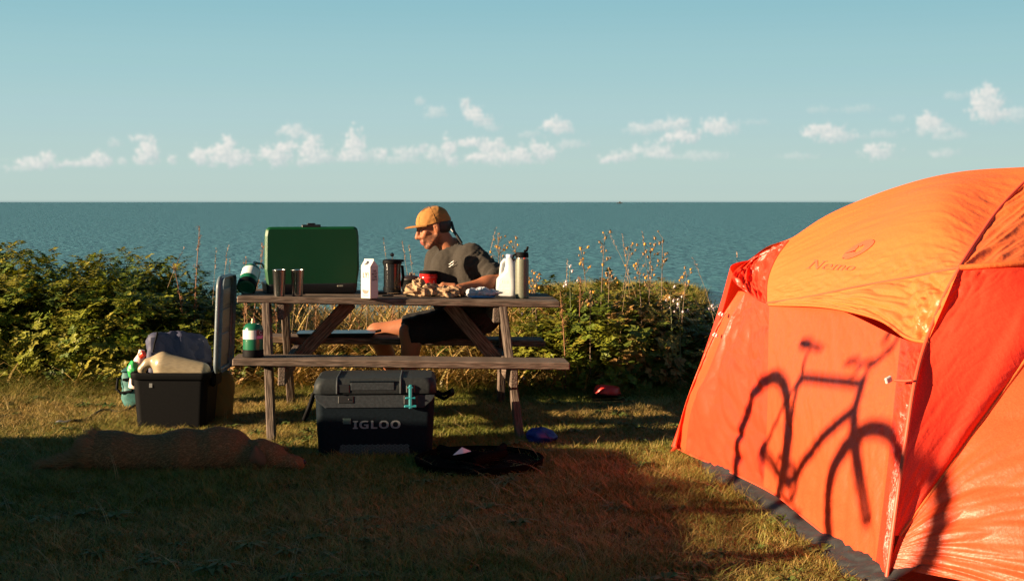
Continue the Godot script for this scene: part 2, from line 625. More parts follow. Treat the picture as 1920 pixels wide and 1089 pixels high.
# clouds seen in the photograph: pixel of the middle, half width, half height, whiteness
const CLOUDS := [
	[70, 312, 34, 10, 0.7], [45, 318, 26, 7, 0.35], [88, 302, 10, 11, 0.8], [148, 310, 26, 6, 0.6], [190, 303, 15, 12, 0.85], [170, 308, 22, 7, 0.6],
	[212, 274, 9, 7, 0.35], [268, 264, 20, 6, 0.55], [278, 290, 15, 21, 1.0], [264, 302, 12, 10, 0.6], [320, 303, 7, 8, 0.6], [228, 306, 8, 6, 0.4],
	[374, 298, 16, 15, 0.95], [425, 279, 12, 17, 1.0], [428, 297, 34, 16, 1.0], [412, 292, 16, 14, 1.0], [455, 298, 17, 14, 0.8],
	[520, 293, 25, 19, 0.9], [534, 281, 12, 12, 0.95], [582, 282, 20, 22, 0.9], [600, 296, 24, 13, 0.6], [570, 305, 22, 8, 0.5],
	[553, 250, 24, 13, 0.55], [580, 258, 18, 6, 0.3],
	[664, 272, 15, 25, 1.0], [660, 290, 22, 15, 1.0], [690, 294, 26, 12, 0.35], [716, 291, 9, 11, 0.75],
	[760, 288, 22, 9, 0.55], [788, 279, 12, 8, 0.65], [750, 300, 40, 7, 0.35], [842, 279, 13, 18, 0.9], [820, 290, 22, 14, 0.5], [848, 300, 10, 10, 0.6],
	[788, 192, 7, 7, 0.3], [818, 212, 18, 11, 0.35], [872, 195, 8, 10, 0.75], [888, 214, 15, 13, 0.85], [902, 226, 16, 12, 0.6], [920, 240, 14, 8, 0.3],
	[890, 268, 22, 9, 0.9], [918, 278, 20, 12, 0.85], [934, 271, 13, 10, 0.8], [900, 296, 26, 9, 0.75], [950, 292, 30, 12, 0.7], [980, 290, 24, 14, 0.75], [1010, 282, 22, 13, 0.7], [1030, 288, 16, 12, 0.7], [960, 302, 60, 8, 0.35],
	[1042, 238, 22, 14, 0.75], [1056, 244, 18, 9, 0.4], [1070, 272, 26, 8, 0.35], [1000, 252, 22, 6, 0.25],
	[1150, 297, 22, 8, 0.6], [1172, 294, 26, 10, 0.5], [1226, 284, 32, 14, 0.45], [1245, 290, 20, 10, 0.5], [1135, 302, 10, 6, 0.7], [1320, 294, 44, 9, 0.3],
	[1222, 240, 34, 10, 0.5], [1270, 236, 26, 13, 0.55], [1284, 258, 25, 12, 1.0], [1256, 262, 16, 6, 0.7], [1276, 229, 10, 7, 0.7], [1345, 240, 26, 14, 0.7], [1366, 246, 20, 11, 0.45], [1195, 248, 22, 6, 0.25],
	[1540, 210, 20, 6, 0.18], [1610, 210, 28, 7, 0.18], [1548, 252, 28, 15, 0.85], [1570, 260, 34, 11, 0.5], [1530, 248, 14, 9, 0.8],
	[1650, 290, 26, 13, 0.6], [1640, 284, 14, 9, 0.6], [1690, 230, 14, 7, 0.2], [1742, 236, 18, 14, 0.95], [1760, 250, 30, 11, 0.5], [1785, 262, 24, 6, 0.3], [1770, 292, 20, 8, 0.4],
	[1852, 184, 18, 12, 0.9], [1852, 206, 25, 22, 1.0], [1862, 226, 22, 13, 0.8], [1800, 190, 24, 7, 0.22], [1908, 228, 20, 12, 0.35], [1650, 258, 26, 7, 0.25],
	[1420, 232, 20, 5, 0.18], [1500, 296, 26, 6, 0.2],
]

func sky_picture() -> Image:
	var w := 4096
	var h := 2048
	var im := Image.create(w, h, false, Image.FORMAT_RGB8)
	for j in h:
		var el := 90.0 - (j + 0.5) / h * 180.0
		var q := sky_at(maxf(el, 0.0)) if el > 0.0 else Vector3(0.10, 0.20, 0.22)
		im.fill_rect(Rect2i(0, j, w, 1), Color(q.x, q.y, q.z).linear_to_srgb())
	var n1 := noise(11, 0.045, 5)
	var n2 := noise(12, 0.11, 4)
	var r := RandomNumberGenerator.new()
	r.seed = 5
	# the clouds of the photograph, then clouds of the same kind on round the horizon
	var spots := []
	for q in CLOUDS:
		var az := rad_to_deg(atan((q[0] - 960.0) / FPX))
		var el := rad_to_deg(atan((HORIZON - q[1]) / FPX))
		spots.append([az, el, rad_to_deg(q[2] * 1.25 / FPX), rad_to_deg(q[3] * 1.25 / FPX), q[4]])
	for turn in 8:
		var shift := 41.0 + turn * 40.0
		for q in CLOUDS:
			if r.randf() < 0.75:
				var az := fmod(rad_to_deg(atan((q[0] - 960.0) / FPX)) * (1.0 if turn % 2 else -1.0) + shift + 180.0, 360.0) - 180.0
				if absf(az) > 22.5: spots.append([az, rad_to_deg(atan((HORIZON - q[1]) / FPX)) * r.randf_range(0.9, 1.15), rad_to_deg(q[2] / FPX), rad_to_deg(q[3] / FPX), q[4]])
	var step := 360.0 / w
	var cover := {}
	for s in spots:
		var reach_x: float = s[2] * 1.9
		var reach_y: float = s[3] * 1.9
		for i in range(floori((s[0] - reach_x) / step), floori((s[0] + reach_x) / step) + 1):
			for j in range(int((90.0 - s[1] - reach_y) / step), int((90.0 - s[1] + reach_y) / step) + 1):
				var x := (i + 0.5) * step
				var y := 90.0 - (j + 0.5) * step
				if y < 0.8: continue
				var dx: float = (x - s[0]) / s[2]
				var dy: float = (y - s[1]) / s[3]
				var d := 1.0 - sqrt(dx * dx + dy * dy * (1.6 if dy < 0 else 1.0))
				d += 0.70 * n1.get_noise_2d(i * 4.0, j * 4.0) + 0.5 * n2.get_noise_2d(i * 4.0, j * 4.0)
				var a: float = minf(smoothstep(-0.16, 0.50, d) * s[4] * 1.35, 1.0)
				if a <= 0.004: continue
				var lit := clampf(0.62 + 0.30 * dy - 0.22 * dx + 0.5 * n2.get_noise_2d(i * 4.0 + 9.0, j * 4.0), 0.0, 1.0)
				var key := j * w + ((i % w + w) % w)
				if cover.has(key):
					var o: Vector2 = cover[key]
					cover[key] = Vector2(1.0 - (1.0 - o.x) * (1.0 - a), (o.y * o.x + lit * a) / (o.x + a))
				else:
					cover[key] = Vector2(a, lit)
	for key in cover:
		var o: Vector2 = cover[key]
		var j: int = key / w
		var base := sky_at(90.0 - (j + 0.5) * step)
		var grey := Vector3(0.42, 0.52, 0.55)
		var white := Vector3(0.86, 0.83, 0.77)
		var q := base.lerp(grey.lerp(white, o.y), minf(o.x * (0.62 + 0.38 * o.y), 0.95))
		im.set_pixel(key % w, j, Color(q.x, q.y, q.z).linear_to_srgb())
	return im
# ---------------------------------------------------------------- materials
func make_materials() -> void:
	var grain := noise_tex(21, 0.012, 512, 512, Color(0.62, 0.6, 0.58), Color(1, 1, 1), 5)
	var mottle := noise_tex(22, 0.02, 512, 512, Color(0.84, 0.84, 0.84), Color(1, 1, 1), 5)
	var fine := noise_tex(23, 0.09, 256, 256, Color(0.55, 0.55, 0.55), Color(1, 1, 1), 3)
	M.grain_tex = grain
	M.mottle_tex = mottle
	M.fine_tex = fine
	for k in 4:
		var c: Color = [lin(0.150, 0.110, 0.085), lin(0.18, 0.132, 0.102), lin(0.125, 0.092, 0.072), lin(0.19, 0.13, 0.09)][k]
		var w := mat(c, 0.78, 0.0, 0.35)
		tri_tex(w, grain, Vector3(1.1, 14, 14))
		w.uv1_offset = Vector3(k * 0.37, k * 0.21, k * 0.13)
		bump(w, grain, 0.35)
		M["wood%d" % k] = w
	M.bolt = mat(lin(0.25, 0.24, 0.23), 0.45, 0.9)
	M.black_plastic = bump(tri_tex(mat(lin(0.0045, 0.0045, 0.005), 0.65, 0.0, 0.2), mottle, Vector3(6, 6, 6)), fine, 0.02)
	M.black_gloss = mat(lin(0.010, 0.010, 0.011), 0.18)
	M.steel = tri_tex(mat(lin(0.62, 0.60, 0.58), 0.24, 1.0), mottle, Vector3(4, 30, 4))
	M.white_plastic = mat(lin(0.55, 0.54, 0.52), 0.4)
	M.rope = mat(lin(0.02, 0.017, 0.014), 0.8)

# ---------------------------------------------------------------- ground, shore, sea
const SEA := -1.6

func ground_height(x: float, z: float) -> float:
	return -2.3 * smoothstep(12.5, 30.0, -z)

func make_setting() -> void:
	var xs := []
	var zs := []
	for k in 61: xs.append(-240.0 + 8.0 * k if absf(-240.0 + 8.0 * k) > 20.0 else -240.0 + 8.0 * k)
	var z := 40.0
	while z > -46.0:
		zs.append(z)
		z -= 1.0 if z > -36.0 and z <= -11.0 else 3.0
	var p := PackedVector3Array()
	for q in zs:
		for x in xs: p.append(Vector3(x, ground_height(x, q), q))
	var g := mb()
	g.grid(p, xs.size(), zs.size())
	var soil := mat(Color(1, 1, 1), 0.95, 0.0, 0.2)
	var soil_tex := noise_tex(31, 0.012, 1024, 1024, lin(0.018, 0.021, 0.007), lin(0.085, 0.056, 0.022), 6)
	tri_tex(soil, soil_tex, Vector3(0.45, 0.45, 0.45), true)
	bump(soil, M.fine_tex, 1.5)
	M.soil = soil
	structure("ground", g, soil)
	# sea: one sheet out to the horizon, one colour, rippled
	var w := mb()
	var wp := PackedVector3Array()
	var rows := 60
	var cols := 40
	var turn := Basis(Vector3.UP, 0.42)
	for j in rows:
		var d := 17.0 * pow(1500.0, float(j) / (rows - 1))
		for i in cols:
			wp.append(Vector3((float(i) / (cols - 1) * 2.0 - 1.0) * (40.0 + d * 0.8), SEA, -d))
	w.grid(wp, cols, rows)
	for k in wp.size():
		var q := turn * wp[k]
		w.uv[k] = Vector2(q.x / 36.0, q.z / 13.0)
	var water := mat(lin(0.054, 0.170, 0.190), 0.30, 0.0, 0.36)
	var wn := noise(43, 0.035, 5)
	var hm := wn.get_seamless_image(1024, 1024)
	hm.convert(Image.FORMAT_RGB8)
	hm.bump_map_to_normal_map(18.0)
	water.normal_enabled = true
	water.normal_texture = ImageTexture.create_from_image(hm)
	water.normal_scale = 1.0
	water.albedo_texture = noise_tex(44, 0.014, 1024, 1024, Color(0.58, 0.66, 0.68), Color(1, 1, 1), 6)
	structure("sea_water", w, water)

	# small boat far out
	var boat := thing("fishing_boat", "tiny dark fishing boat far out on the horizon line", "boat", Vector3(230.0, SEA, -3000.0))
	var hull := mb()
	hull.prism([Vector2(-6, 0), Vector2(5, 0), Vector2(7, 2), Vector2(-6.5, 1.6)], 4.0)
	part("hull", hull, mat(lin(0.03, 0.035, 0.04)), boat)
	var cabin := mb()
	cabin.box(Vector3(4, 2.6, 2.6), xf(Vector3(0.5, 3.0, 0)), 0.2)
	part("cabin", cabin, mat(lin(0.06, 0.06, 0.065)), boat)

# ---------------------------------------------------------------- picnic table
const TABLE_AT := Vector3(-0.70, 0, -8.537)
const TABLE_TURN := 0.085
const TABLE_TILT := -0.022
const TOP_Y := 0.768
const SEAT_Y := 0.452
var table_xf: Transform3D

func on_table(px: float, py: float, h := TOP_Y) -> Vector3:
	# where a pixel's line of sight meets the table top (or a bench at height h); the table leans a little with the lawn
	var o := Vector3(0, EYE, 0)
	var dir := at(px, py, 1.0) - o
	var n := table_xf.basis.y
	return o + dir * ((table_xf * Vector3(0, h, 0) - o).dot(n) / dir.dot(n))

func at_table(x: float, z: float, h := TOP_Y) -> Vector3:
	return table_xf * Vector3(x, h, z)

func plank(parent: Node, called: String, size: Vector3, t: Transform3D, k: int) -> void:
	var m := mb()
	m.box(size, Transform3D(), 0.006)
	var o := part(called, m, M["wood%d" % (k % 4)], parent)
	o.transform = t

func make_table() -> void:
	var t := thing("picnic_table", "weathered brown wooden picnic table with attached benches standing on the lawn", "table", TABLE_AT, TABLE_TURN)
	table_xf = Transform3D(Basis(Vector3.UP, TABLE_TURN) * Basis(Vector3.BACK, TABLE_TILT), TABLE_AT)
	t.transform = table_xf
	var shift := 0.0
	for k in 5:
		plank(t, "tabletop_plank", Vector3(1.88 + 0.006 * (k % 3), 0.04, 0.139), turned(Vector3(shift + 0.004 * (k % 2), TOP_Y - 0.02 - 0.0015 * (k % 2), 0.288 - 0.144 * k), Vector3(0, 0.0, 0.0)), k)
	for s in [-1, 1]:
		plank(t, "bench_plank", Vector3(1.87, 0.042, 0.255), xf(Vector3(0.02, SEAT_Y - 0.021, s * 0.633)), 1 if s > 0 else 3)
	for s in [-0.69, 0.69]:
		var o := 0.0 if s < 0 else -0.01
		for f in [-1, 1]:
			# splayed leg, its narrow edge to the front
			var a := Vector3(s, -0.02, f * 0.745)
			var b := Vector3(s - (0.085 if f > 0 else 0.03), TOP_Y - 0.043, f * 0.30)
			var dir := (b - a).normalized()
			var y := Vector3(0, 0, f).slide(dir).normalized()
			plank(t, "leg", Vector3((b - a).length() + 0.03, 0.10, 0.046), Transform3D(Basis(dir, y, dir.cross(y)), (a + b) * 0.5), 2 if f > 0 else 0)
		plank(t, "bench_support", Vector3(1.50, 0.105, 0.042), Transform3D(Basis(Vector3(0, 0, -1), Vector3.UP, Vector3.RIGHT), Vector3(s + signf(s) * -0.046, SEAT_Y - 0.042 - 0.054, 0)), 0)
		plank(t, "top_cleat", Vector3(0.70, 0.09, 0.042), Transform3D(Basis(Vector3(0, 0, -1), Vector3.UP, Vector3.RIGHT), Vector3(s - 0.06 - signf(s) * 0.062, TOP_Y - 0.043 - 0.047, 0)), 2)
		var q0 := Vector3(s - signf(s) * 0.075, SEAT_Y - 0.09, 0.0)
		var q1 := Vector3(s * 0.43, TOP_Y - 0.05, 0.0)
		var bd := (q1 - q0).normalized()
		plank(t, "brace", Vector3((q1 - q0).length(), 0.085, 0.04), Transform3D(Basis(bd, bd.cross(Vector3.FORWARD) * -1.0, Vector3.BACK), (q0 + q1) * 0.5), 3)
		for f in [-1, 1]:
			for h in 2:
				var bo := mb()
				bo.lathe([Vector2(0.0, 0.0), Vector2(0.011, 0.0), Vector2(0.011, 0.005), Vector2(0.006, 0.009), Vector2(0, 0.009)], 10, xf(Vector3(s + signf(s) * 0.023, 0.33 + 0.03 * h + 0.33 * h, f * (0.52 - 0.16 * h)), along(Vector3(signf(s), 0, 0))))
				part("bolt", bo, M.bolt, t)
# ---------------------------------------------------------------- things on the table
func propane(called: String, label: String, where: Transform3D, green: Material) -> Node3D:
	var t := thing(called, label, "gas cylinder", Vector3.ZERO, 0.0)
	t.transform = where
	var b := mb()
	b.lathe([Vector2(0, 0.006), Vector2(0.040, 0.006), Vector2(0.046, 0.0), Vector2(0.0545, 0.006), Vector2(0.056, 0.016), Vector2(0.056, 0.150), Vector2(0.053, 0.165), Vector2(0.044, 0.179), Vector2(0.03, 0.187), Vector2(0.014, 0.190), Vector2(0.0, 0.190)], 32)
	part("body", b, green, t)
	var f := mb()
	f.lathe([Vector2(0.0562, 0.002), Vector2(0.0585, 0.004), Vector2(0.0585, 0.040), Vector2(0.0562, 0.043)], 32)
	part("foot_ring", f, M.black_plastic, t)
	var v := mb()
	v.lathe([Vector2(0.013, 0.188), Vector2(0.013, 0.200), Vector2(0.010, 0.202), Vector2(0.010, 0.214), Vector2(0.0, 0.214)], 16)
	part("valve", v, mat(lin(0.55, 0.45, 0.30), 0.4, 1.0), t)
	return t

func make_table_things() -> void:
	# camp stove with its lid up, the lid's outside to the lawn
	var green := mat(lin(0.003, 0.058, 0.016), 0.45, 0.0, 0.35)
	var sp := on_table(586, 551)
	var st := thing("camp_stove", "dark green two-burner camp stove with lid raised on the picnic table", "camp stove", sp, 0.27)
	var black := mat(lin(0.008, 0.009, 0.009), 0.45)
	var base := loft([[0.0, 0.525, 0.31, 0.02], [0.008, 0.54, 0.325, 0.025], [0.055, 0.55, 0.335, 0.03], [0.062, 0.548, 0.333, 0.03]], 5)
	var bo := part("body", base, black, st)
	bo.position.z = -0.17
	var lid := mb()
	var ol := []
	var lw := 0.282
	for q in [[lw - 0.012, 0.0, 0.015], [lw + 0.002, 0.10, 0.0], [lw, 0.30, 0.0]]: ol.append(Vector2(q[0], q[1]))
	for k in 7:
		var a := PI / 2 * k / 6.0
		ol.append(Vector2(lw - 0.034 + 0.03 * cos(a), 0.325 + 0.03 * sin(a)))
	for k in 7:
		var a := PI / 2 + PI / 2 * k / 6.0
		ol.append(Vector2(-lw + 0.034 + 0.03 * cos(a), 0.325 + 0.03 * sin(a)))
	ol.append(Vector2(-lw, 0.30)); ol.append(Vector2(-lw - 0.002, 0.10)); ol.append(Vector2(-lw + 0.012, 0.0))
	lid.prism(ol, 0.05, turned(Vector3(0, 0.048, -0.03), Vector3(-2, 0, 0)), 0.014)
	var lo := part("lid", lid, green, st)
	var crease := mb()
	crease.box(Vector3(0.004, 0.036, 0.003), turned(Vector3(-0.187, 0.345, -0.017), Vector3(-2, 0, 0)), 0.001)
	part("scratch", crease, mat(lin(0.05, 0.30, 0.12), 0.5), lo)
	var latch := mb()
	latch.box(Vector3(0.115, 0.018, 0.016), xf(Vector3(-0.005, 0.407, -0.035)), 0.004)
	latch.box(Vector3(0.05, 0.010, 0.014), xf(Vector3(-0.005, 0.420, -0.035)), 0.004)
	part("latch", latch, black, st)
	for s in [-1, 1]:
		var br := mb()
		br.lathe([Vector2(0.0, 0.0), Vector2(0.05, 0.0), Vector2(0.062, 0.012), Vector2(0.05, 0.016), Vector2(0, 0.012)], 24, xf(Vector3(s * 0.135, 0.064, -0.18)))
		part("burner", br, M.bolt, st)
		for k in 5:
			var gr := mb()
			gr.tube([Vector3(s * 0.135 - 0.09 + 0.045 * k, 0.088, -0.30), Vector3(s * 0.135 - 0.09 + 0.045 * k, 0.088, -0.06)], 0.0025, 6)
			part("grate_bar", gr, M.bolt, st)
		var hinge := mb()
		hinge.tube([Vector3(s * 0.2 - 0.03, 0.05, -0.008), Vector3(s * 0.2 + 0.03, 0.05, -0.008)], 0.006, 8)
		part("hinge", hinge, black, st)
	var tag_plate := mb()
	tag_plate.box(Vector3(0.035, 0.009, 0.002), xf(Vector3(0.165, 0.046, 0.0)), 0.0005)
	part("plate", tag_plate, mat(lin(0.35, 0.33, 0.25), 0.4, 0.6), st)
	# gas for the stove, tipped up at the table's corner
	var gas_green := mat(lin(0.008, 0.095, 0.045), 0.3)
	var axis := Vector3(0.05, 0.60, -0.80).normalized()
	var cb := at(461, 540, 8.36)
	cb.y = TOP_Y + 0.0585 * 0.80 + 0.004
	var pa := propane("gas_cylinder", "green gas cylinder tipped up and screwed to the camp stove", xf(cb, along(axis)), gas_green)
	var la := mb()
	wrap_band(la, 0.0566, -60, 60, 0.075, 0.145)
	wrap_band(la, 0.0566, 120, 250, 0.075, 0.145)
	part("print", la, mat(lin(0.55, 0.56, 0.55), 0.5), pa)
	var hose := mb()
	var tip := cb + axis * 0.21
	hose.tube([tip, tip + axis * 0.03, tip + Vector3(0.05, 0.01, -0.02), sp + Vector3(-0.25, 0.045, -0.16), sp + Vector3(-0.24, 0.04, -0.16)], [0.009, 0.011, 0.007, 0.006, 0.006], 10)
	var ho := part("regulator_tube", hose, M.steel, st)
	ho.transform = st.transform.affine_inverse()
	# gas cylinder on the near bench
	var pb := propane("gas_cylinder", "green gas cylinder with white label standing upright on a bench", xf(on_table(474, 669, SEAT_Y)), gas_green)
	var l1 := mb()
	wrap_band(l1, 0.0566, -115, 28, 0.102, 0.152)
	part("white_label", l1, mat(lin(0.52, 0.51, 0.50), 0.5), pb)
	var l2 := mb()
	wrap_band(l2, 0.0566, 28.5, 120, 0.102, 0.152)
	var dl := part("dark_label", l2, mat(lin(0.08, 0.018, 0.02), 0.5), pb)
	var l3 := mb()
	wrap_band(l3, 0.0569, 30, 80, 0.104, 0.121)
	part("pink_print", l3, mat(lin(0.55, 0.16, 0.30), 0.5), dl)
	var ring := mb()
	var rp := []
	for k in 17:
		var a := TAU * k / 17.0 * 0.82 + 0.6
		var th := deg_to_rad(58.0) + cos(a) * 0.19
		rp.append(Vector3(sin(th) * 0.0570, 0.137 + sin(a) * 0.0095, cos(th) * 0.0570))
	ring.tube(rp, 0.0014, 5)
	part("ring_print", ring, mat(lin(0.6, 0.5, 0.48), 0.5), dl)
	# two steel cups
	for k in 2:
		var px: float = [523.0, 557.0][k]
		var cu := thing("steel_cup", ["brushed steel cup beside the gas cylinder in front of stove", "brushed steel cup standing toward the middle of the stove"][k], "cup", on_table(px, 555.5), 0.0, "steel cups before the stove")
		var m := mb()
		m.lathe([Vector2(0, 0.002), Vector2(0.027, 0.002), Vector2(0.0285, 0.0), Vector2(0.030, 0.004), Vector2(0.0385, 0.150), Vector2(0.0395, 0.152), Vector2(0.0395, 0.155), Vector2(0.0375, 0.155), Vector2(0.0365, 0.148), Vector2(0.0285, 0.006), Vector2(0, 0.006)], 40)
		part("wall", m, M.steel, cu)
		var rim := mb()
		var pr := []
		for q in 33: pr.append(Vector3(cos(TAU * q / 32.0) * 0.0392, 0.1545, sin(TAU * q / 32.0) * 0.0392))
		rim.tube(pr, 0.0013, 6, false)
		part("rim", rim, M.steel, cu)
	# drink carton, one edge to the lawn
	var ca := thing("drink_carton", "white oat drink carton with black lettering on the table edge", "carton", on_table(691, 560) + Vector3(0, 0, -0.048), deg_to_rad(-34.0))
	var white := mat(lin(0.44, 0.42, 0.40), 0.55)
	var side := mat(lin(0.50, 0.48, 0.47), 0.55)
	var cm := mb()
	var hw := 0.036
	var ch := 0.187
	cm.box(Vector3(hw * 2, ch, hw * 2), xf(Vector3(0, ch / 2, 0)), 0.0025)
	part("body", cm, white, ca)
	var gb := mb()
	var g0 := [Vector3(-hw, ch - 0.001, hw), Vector3(hw, ch - 0.001, hw), Vector3(hw, ch - 0.001, -hw), Vector3(-hw, ch - 0.001, -hw)]
	var r0 := Vector3(-hw, ch + 0.034, 0.004)
	var r1 := Vector3(hw, ch + 0.034, 0.004)
	gb.quad(g0[0], g0[1], r1, r0)
	gb.quad(g0[2], g0[3], r0, r1)
	gb.tri(g0[1], g0[2], r1)
	gb.tri(g0[3], g0[0], r0)
	var gable := part("gable", gb, side, ca)
	var fin := mb()
	fin.box(Vector3(hw * 2, 0.012, 0.003), xf(Vector3(0, ch + 0.036, 0.004)), 0.001)
	part("seam", fin, white, gable)
	var cap := mb()
	cap.lathe([Vector2(0.0, 0.0), Vector2(0.014, 0.0), Vector2(0.014, 0.012), Vector2(0.012, 0.014), Vector2(0, 0.014)], 20, xf(Vector3(-0.012, ch + 0.014, 0.019), along(Vector3(0, 0.7, 0.7))))
	part("cap", cap, M.white_plastic, ca)
	var ink := mat(lin(0.022, 0.02, 0.02), 0.6)
	var tx := part("lettering", letters("LY!", 0.034, 0.0006), ink, ca)
	tx.position = Vector3(0.000, 0.135, hw + 0.0006)
	tx.scale = Vector3(0.98, 1.25, 1)
	var lines := ["THE", "NEXT", "LOW", "OATS"]
	for k in 4:
		var ty := part("lettering", letters(lines[k], 0.0155, 0.0006), ink, ca)
		ty.transform = Transform3D(Basis(Vector3.UP, PI / 2), Vector3(hw + 0.0006, 0.158 - 0.0165 * k, 0.0))
		ty.scale = Vector3(1.25, 1.15, 1)
	for k in 5:
		var gl := mb()
		gl.box(Vector3(0.036 - 0.006 * (k % 3), 0.0016, 0.0006), xf(Vector3(-0.002, 0.106 - 0.007 * k, hw + 0.0004)), 0.0)
		part("small_print", gl, mat(lin(0.42, 0.42, 0.43), 0.6), ca)
	var bowl := mb()
	var bp := [Vector2(-0.025, 0.052), Vector2(-0.022, 0.040), Vector2(-0.014, 0.030), Vector2(0.0, 0.026), Vector2(0.014, 0.030), Vector2(0.021, 0.040), Vector2(0.024, 0.050), Vector2(0.010, 0.046), Vector2(-0.008, 0.050)]
	bowl.prism(bp, 0.0006, xf(Vector3(0, 0, hw + 0.0005)))
	bowl.prism([Vector2(-0.026, 0.022), Vector2(-0.010, 0.015), Vector2(0.018, 0.016), Vector2(0.024, 0.021), Vector2(0.0, 0.020)], 0.0006, xf(Vector3(0, 0, hw + 0.0005)))
	part("printed_cup", bowl, mat(lin(0.13, 0.11, 0.09), 0.6), ca)
	# coffee press
	var fp := on_table(735, 551)
	var cp := thing("coffee_press", "tall black coffee press with plunger knob on the picnic table", "coffee press", fp)
	var pm := mb()
	pm.lathe([Vector2(0, 0), Vector2(0.052, 0), Vector2(0.055, 0.004), Vector2(0.055, 0.045), Vector2(0.052, 0.048), Vector2(0.052, 0.17), Vector2(0.055, 0.173), Vector2(0.055, 0.185), Vector2(0.0, 0.185)], 32)
	part("jar", pm, M.black_gloss, cp)
	var pl := mb()
	pl.lathe([Vector2(0.0, 0.184), Vector2(0.058, 0.184), Vector2(0.060, 0.190), Vector2(0.058, 0.206), Vector2(0.05, 0.211), Vector2(0.0, 0.212)], 32)
	pl.prism([Vector2(0.04, -0.018), Vector2(0.072, 0.0), Vector2(0.04, 0.018)], 0.014, Transform3D(Basis(Vector3.RIGHT, Vector3.BACK, Vector3.DOWN), Vector3(0, 0.203, 0)), 0.002)
	part("lid", pl, M.black_plastic, cp)
	var rod := mb()
	rod.tube([Vector3(0, 0.21, 0), Vector3(0, 0.232, 0)], 0.0022, 8)
	part("rod", rod, M.steel, cp)
	var kn := mb()
	kn.ball(Vector3(0, 0.240, 0), Vector3(0.0125, 0.0125, 0.0125))
	part("knob", kn, M.black_gloss, cp)
	var hd := mb()
	hd.tube([Vector3(0.03, 0.17, -0.045), Vector3(0.055, 0.165, -0.085), Vector3(0.06, 0.10, -0.095), Vector3(0.05, 0.045, -0.08), Vector3(0.03, 0.035, -0.045)], [0.007, 0.009, 0.010, 0.009, 0.007], 10)
	part("handle", hd, M.black_plastic, cp)
	var co := thing("wooden_coaster", "small round wooden coaster lying before the coffee press", "coaster", on_table(727, 555.5))
	var com := mb()
	com.lathe([Vector2(0, 0), Vector2(0.032, 0), Vector2(0.034, 0.003), Vector2(0.033, 0.009), Vector2(0, 0.010)], 24)
	part("disc", com, M.wood3, co)
	# knife and spoon between carton and press
	var kf := thing("table_knife", "dark handled knife lying between drink carton and coffee press", "knife", on_table(713, 552.5), 0.5)
	var km := mb()
	km.box(Vector3(0.085, 0.012, 0.016), xf(Vector3(0, 0.008, 0)), 0.004)
	part("handle", km, M.black_plastic, kf)
	var kb := mb()
	kb.prism([Vector2(0.04, -0.008), Vector2(0.12, -0.006), Vector2(0.135, 0.004), Vector2(0.04, 0.008)], 0.002, Transform3D(Basis(Vector3.RIGHT, Vector3.FORWARD, Vector3.UP), Vector3(0, 0.008, 0)))
	part("blade", kb, M.steel, kf)
	# dark pot
	var pot := thing("cooking_pot", "small black cooking pot behind the crumpled paper bag", "pot", on_table(770, 546.5))
	var po := mb()
	po.lathe([Vector2(0, 0), Vector2(0.048, 0), Vector2(0.056, 0.008), Vector2(0.058, 0.02), Vector2(0.057, 0.07), Vector2(0.059, 0.074), Vector2(0.057, 0.078), Vector2(0, 0.078)], 28)
	part("wall", po, M.black_plastic, pot)
	var pol := mb()
	pol.lathe([Vector2(0.0, 0.077), Vector2(0.060, 0.077), Vector2(0.060, 0.082), Vector2(0.045, 0.096), Vector2(0.02, 0.103), Vector2(0.010, 0.104), Vector2(0.010, 0.112), Vector2(0, 0.113)], 28)
	part("lid", pol, mat(lin(0.02, 0.012, 0.01), 0.4), pot)
	var poh := mb()
	poh.tube([Vector3(-0.054, 0.06, 0), Vector3(-0.085, 0.065, 0.01), Vector3(-0.11, 0.066, 0.02)], [0.006, 0.008, 0.009], 8)
	part("handle", poh, M.black_plastic, pot)
	# red coffee canister
	var red := mat(lin(0.52, 0.018, 0.016), 0.22)
	var cn := thing("coffee_canister", "glossy red plastic coffee canister with black lid by the man's hands", "canister", on_table(803, 547))
	var cnm := mb()
	cnm.lathe([Vector2(0, 0), Vector2(0.053, 0), Vector2(0.056, 0.005), Vector2(0.056, 0.020), Vector2(0.053, 0.024), Vector2(0.053, 0.078), Vector2(0.056, 0.083), Vector2(0.0565, 0.096), Vector2(0.0545, 0.099), Vector2(0.0565, 0.102), Vector2(0.0565, 0.112), Vector2(0.050, 0.117), Vector2(0, 0.117)], 36)
	part("wall", cnm, red, cn)
	var cnl := mb()
	cnl.lathe([Vector2(0.0, 0.116), Vector2(0.0575, 0.116), Vector2(0.058, 0.120), Vector2(0.0575, 0.130), Vector2(0.053, 0.132), Vector2(0, 0.130)], 36)
	part("lid", cnl, M.black_plastic, cn)
	var cns := mb()
	for k in 6: wrap_band(cns, 0.0535, 38 + 1.5 * (k % 2), 50 - 2.0 * (k % 3), 0.034 + 0.007 * k, 0.038 + 0.007 * k)
	part("print", cns, mat(lin(0.6, 0.35, 0.32), 0.5), cn)
	# paper bag, bread, plastic bag
	var kraft := mat(lin(0.42, 0.27, 0.155), 0.8, 0.0, 0.3)
	tri_tex(kraft, M.mottle_tex, Vector3(9, 9, 9))
	kraft.backlight_enabled = true
	kraft.backlight = Color(0.25, 0.18, 0.1)
	var pbag := thing("paper_bag", "crumpled brown paper bag lying beside the red canister", "bag", on_table(790, 555), 0.15)
	var b1 := crumple(Vector3(0.19, 0.064, 0.13), 51, 0.026, 17.0, 2.8, 30)
	b1.facet()
	var b1o := part("bag_body", b1, kraft, pbag)
	b1o.position = Vector3(0.0, 0.032, 0)
	var b2 := crumple(Vector3(0.075, 0.085, 0.07), 52, 0.024, 22.0, 1.7, 22)
	b2.facet()
	var b2o := part("twisted_top", b2, kraft, pbag)
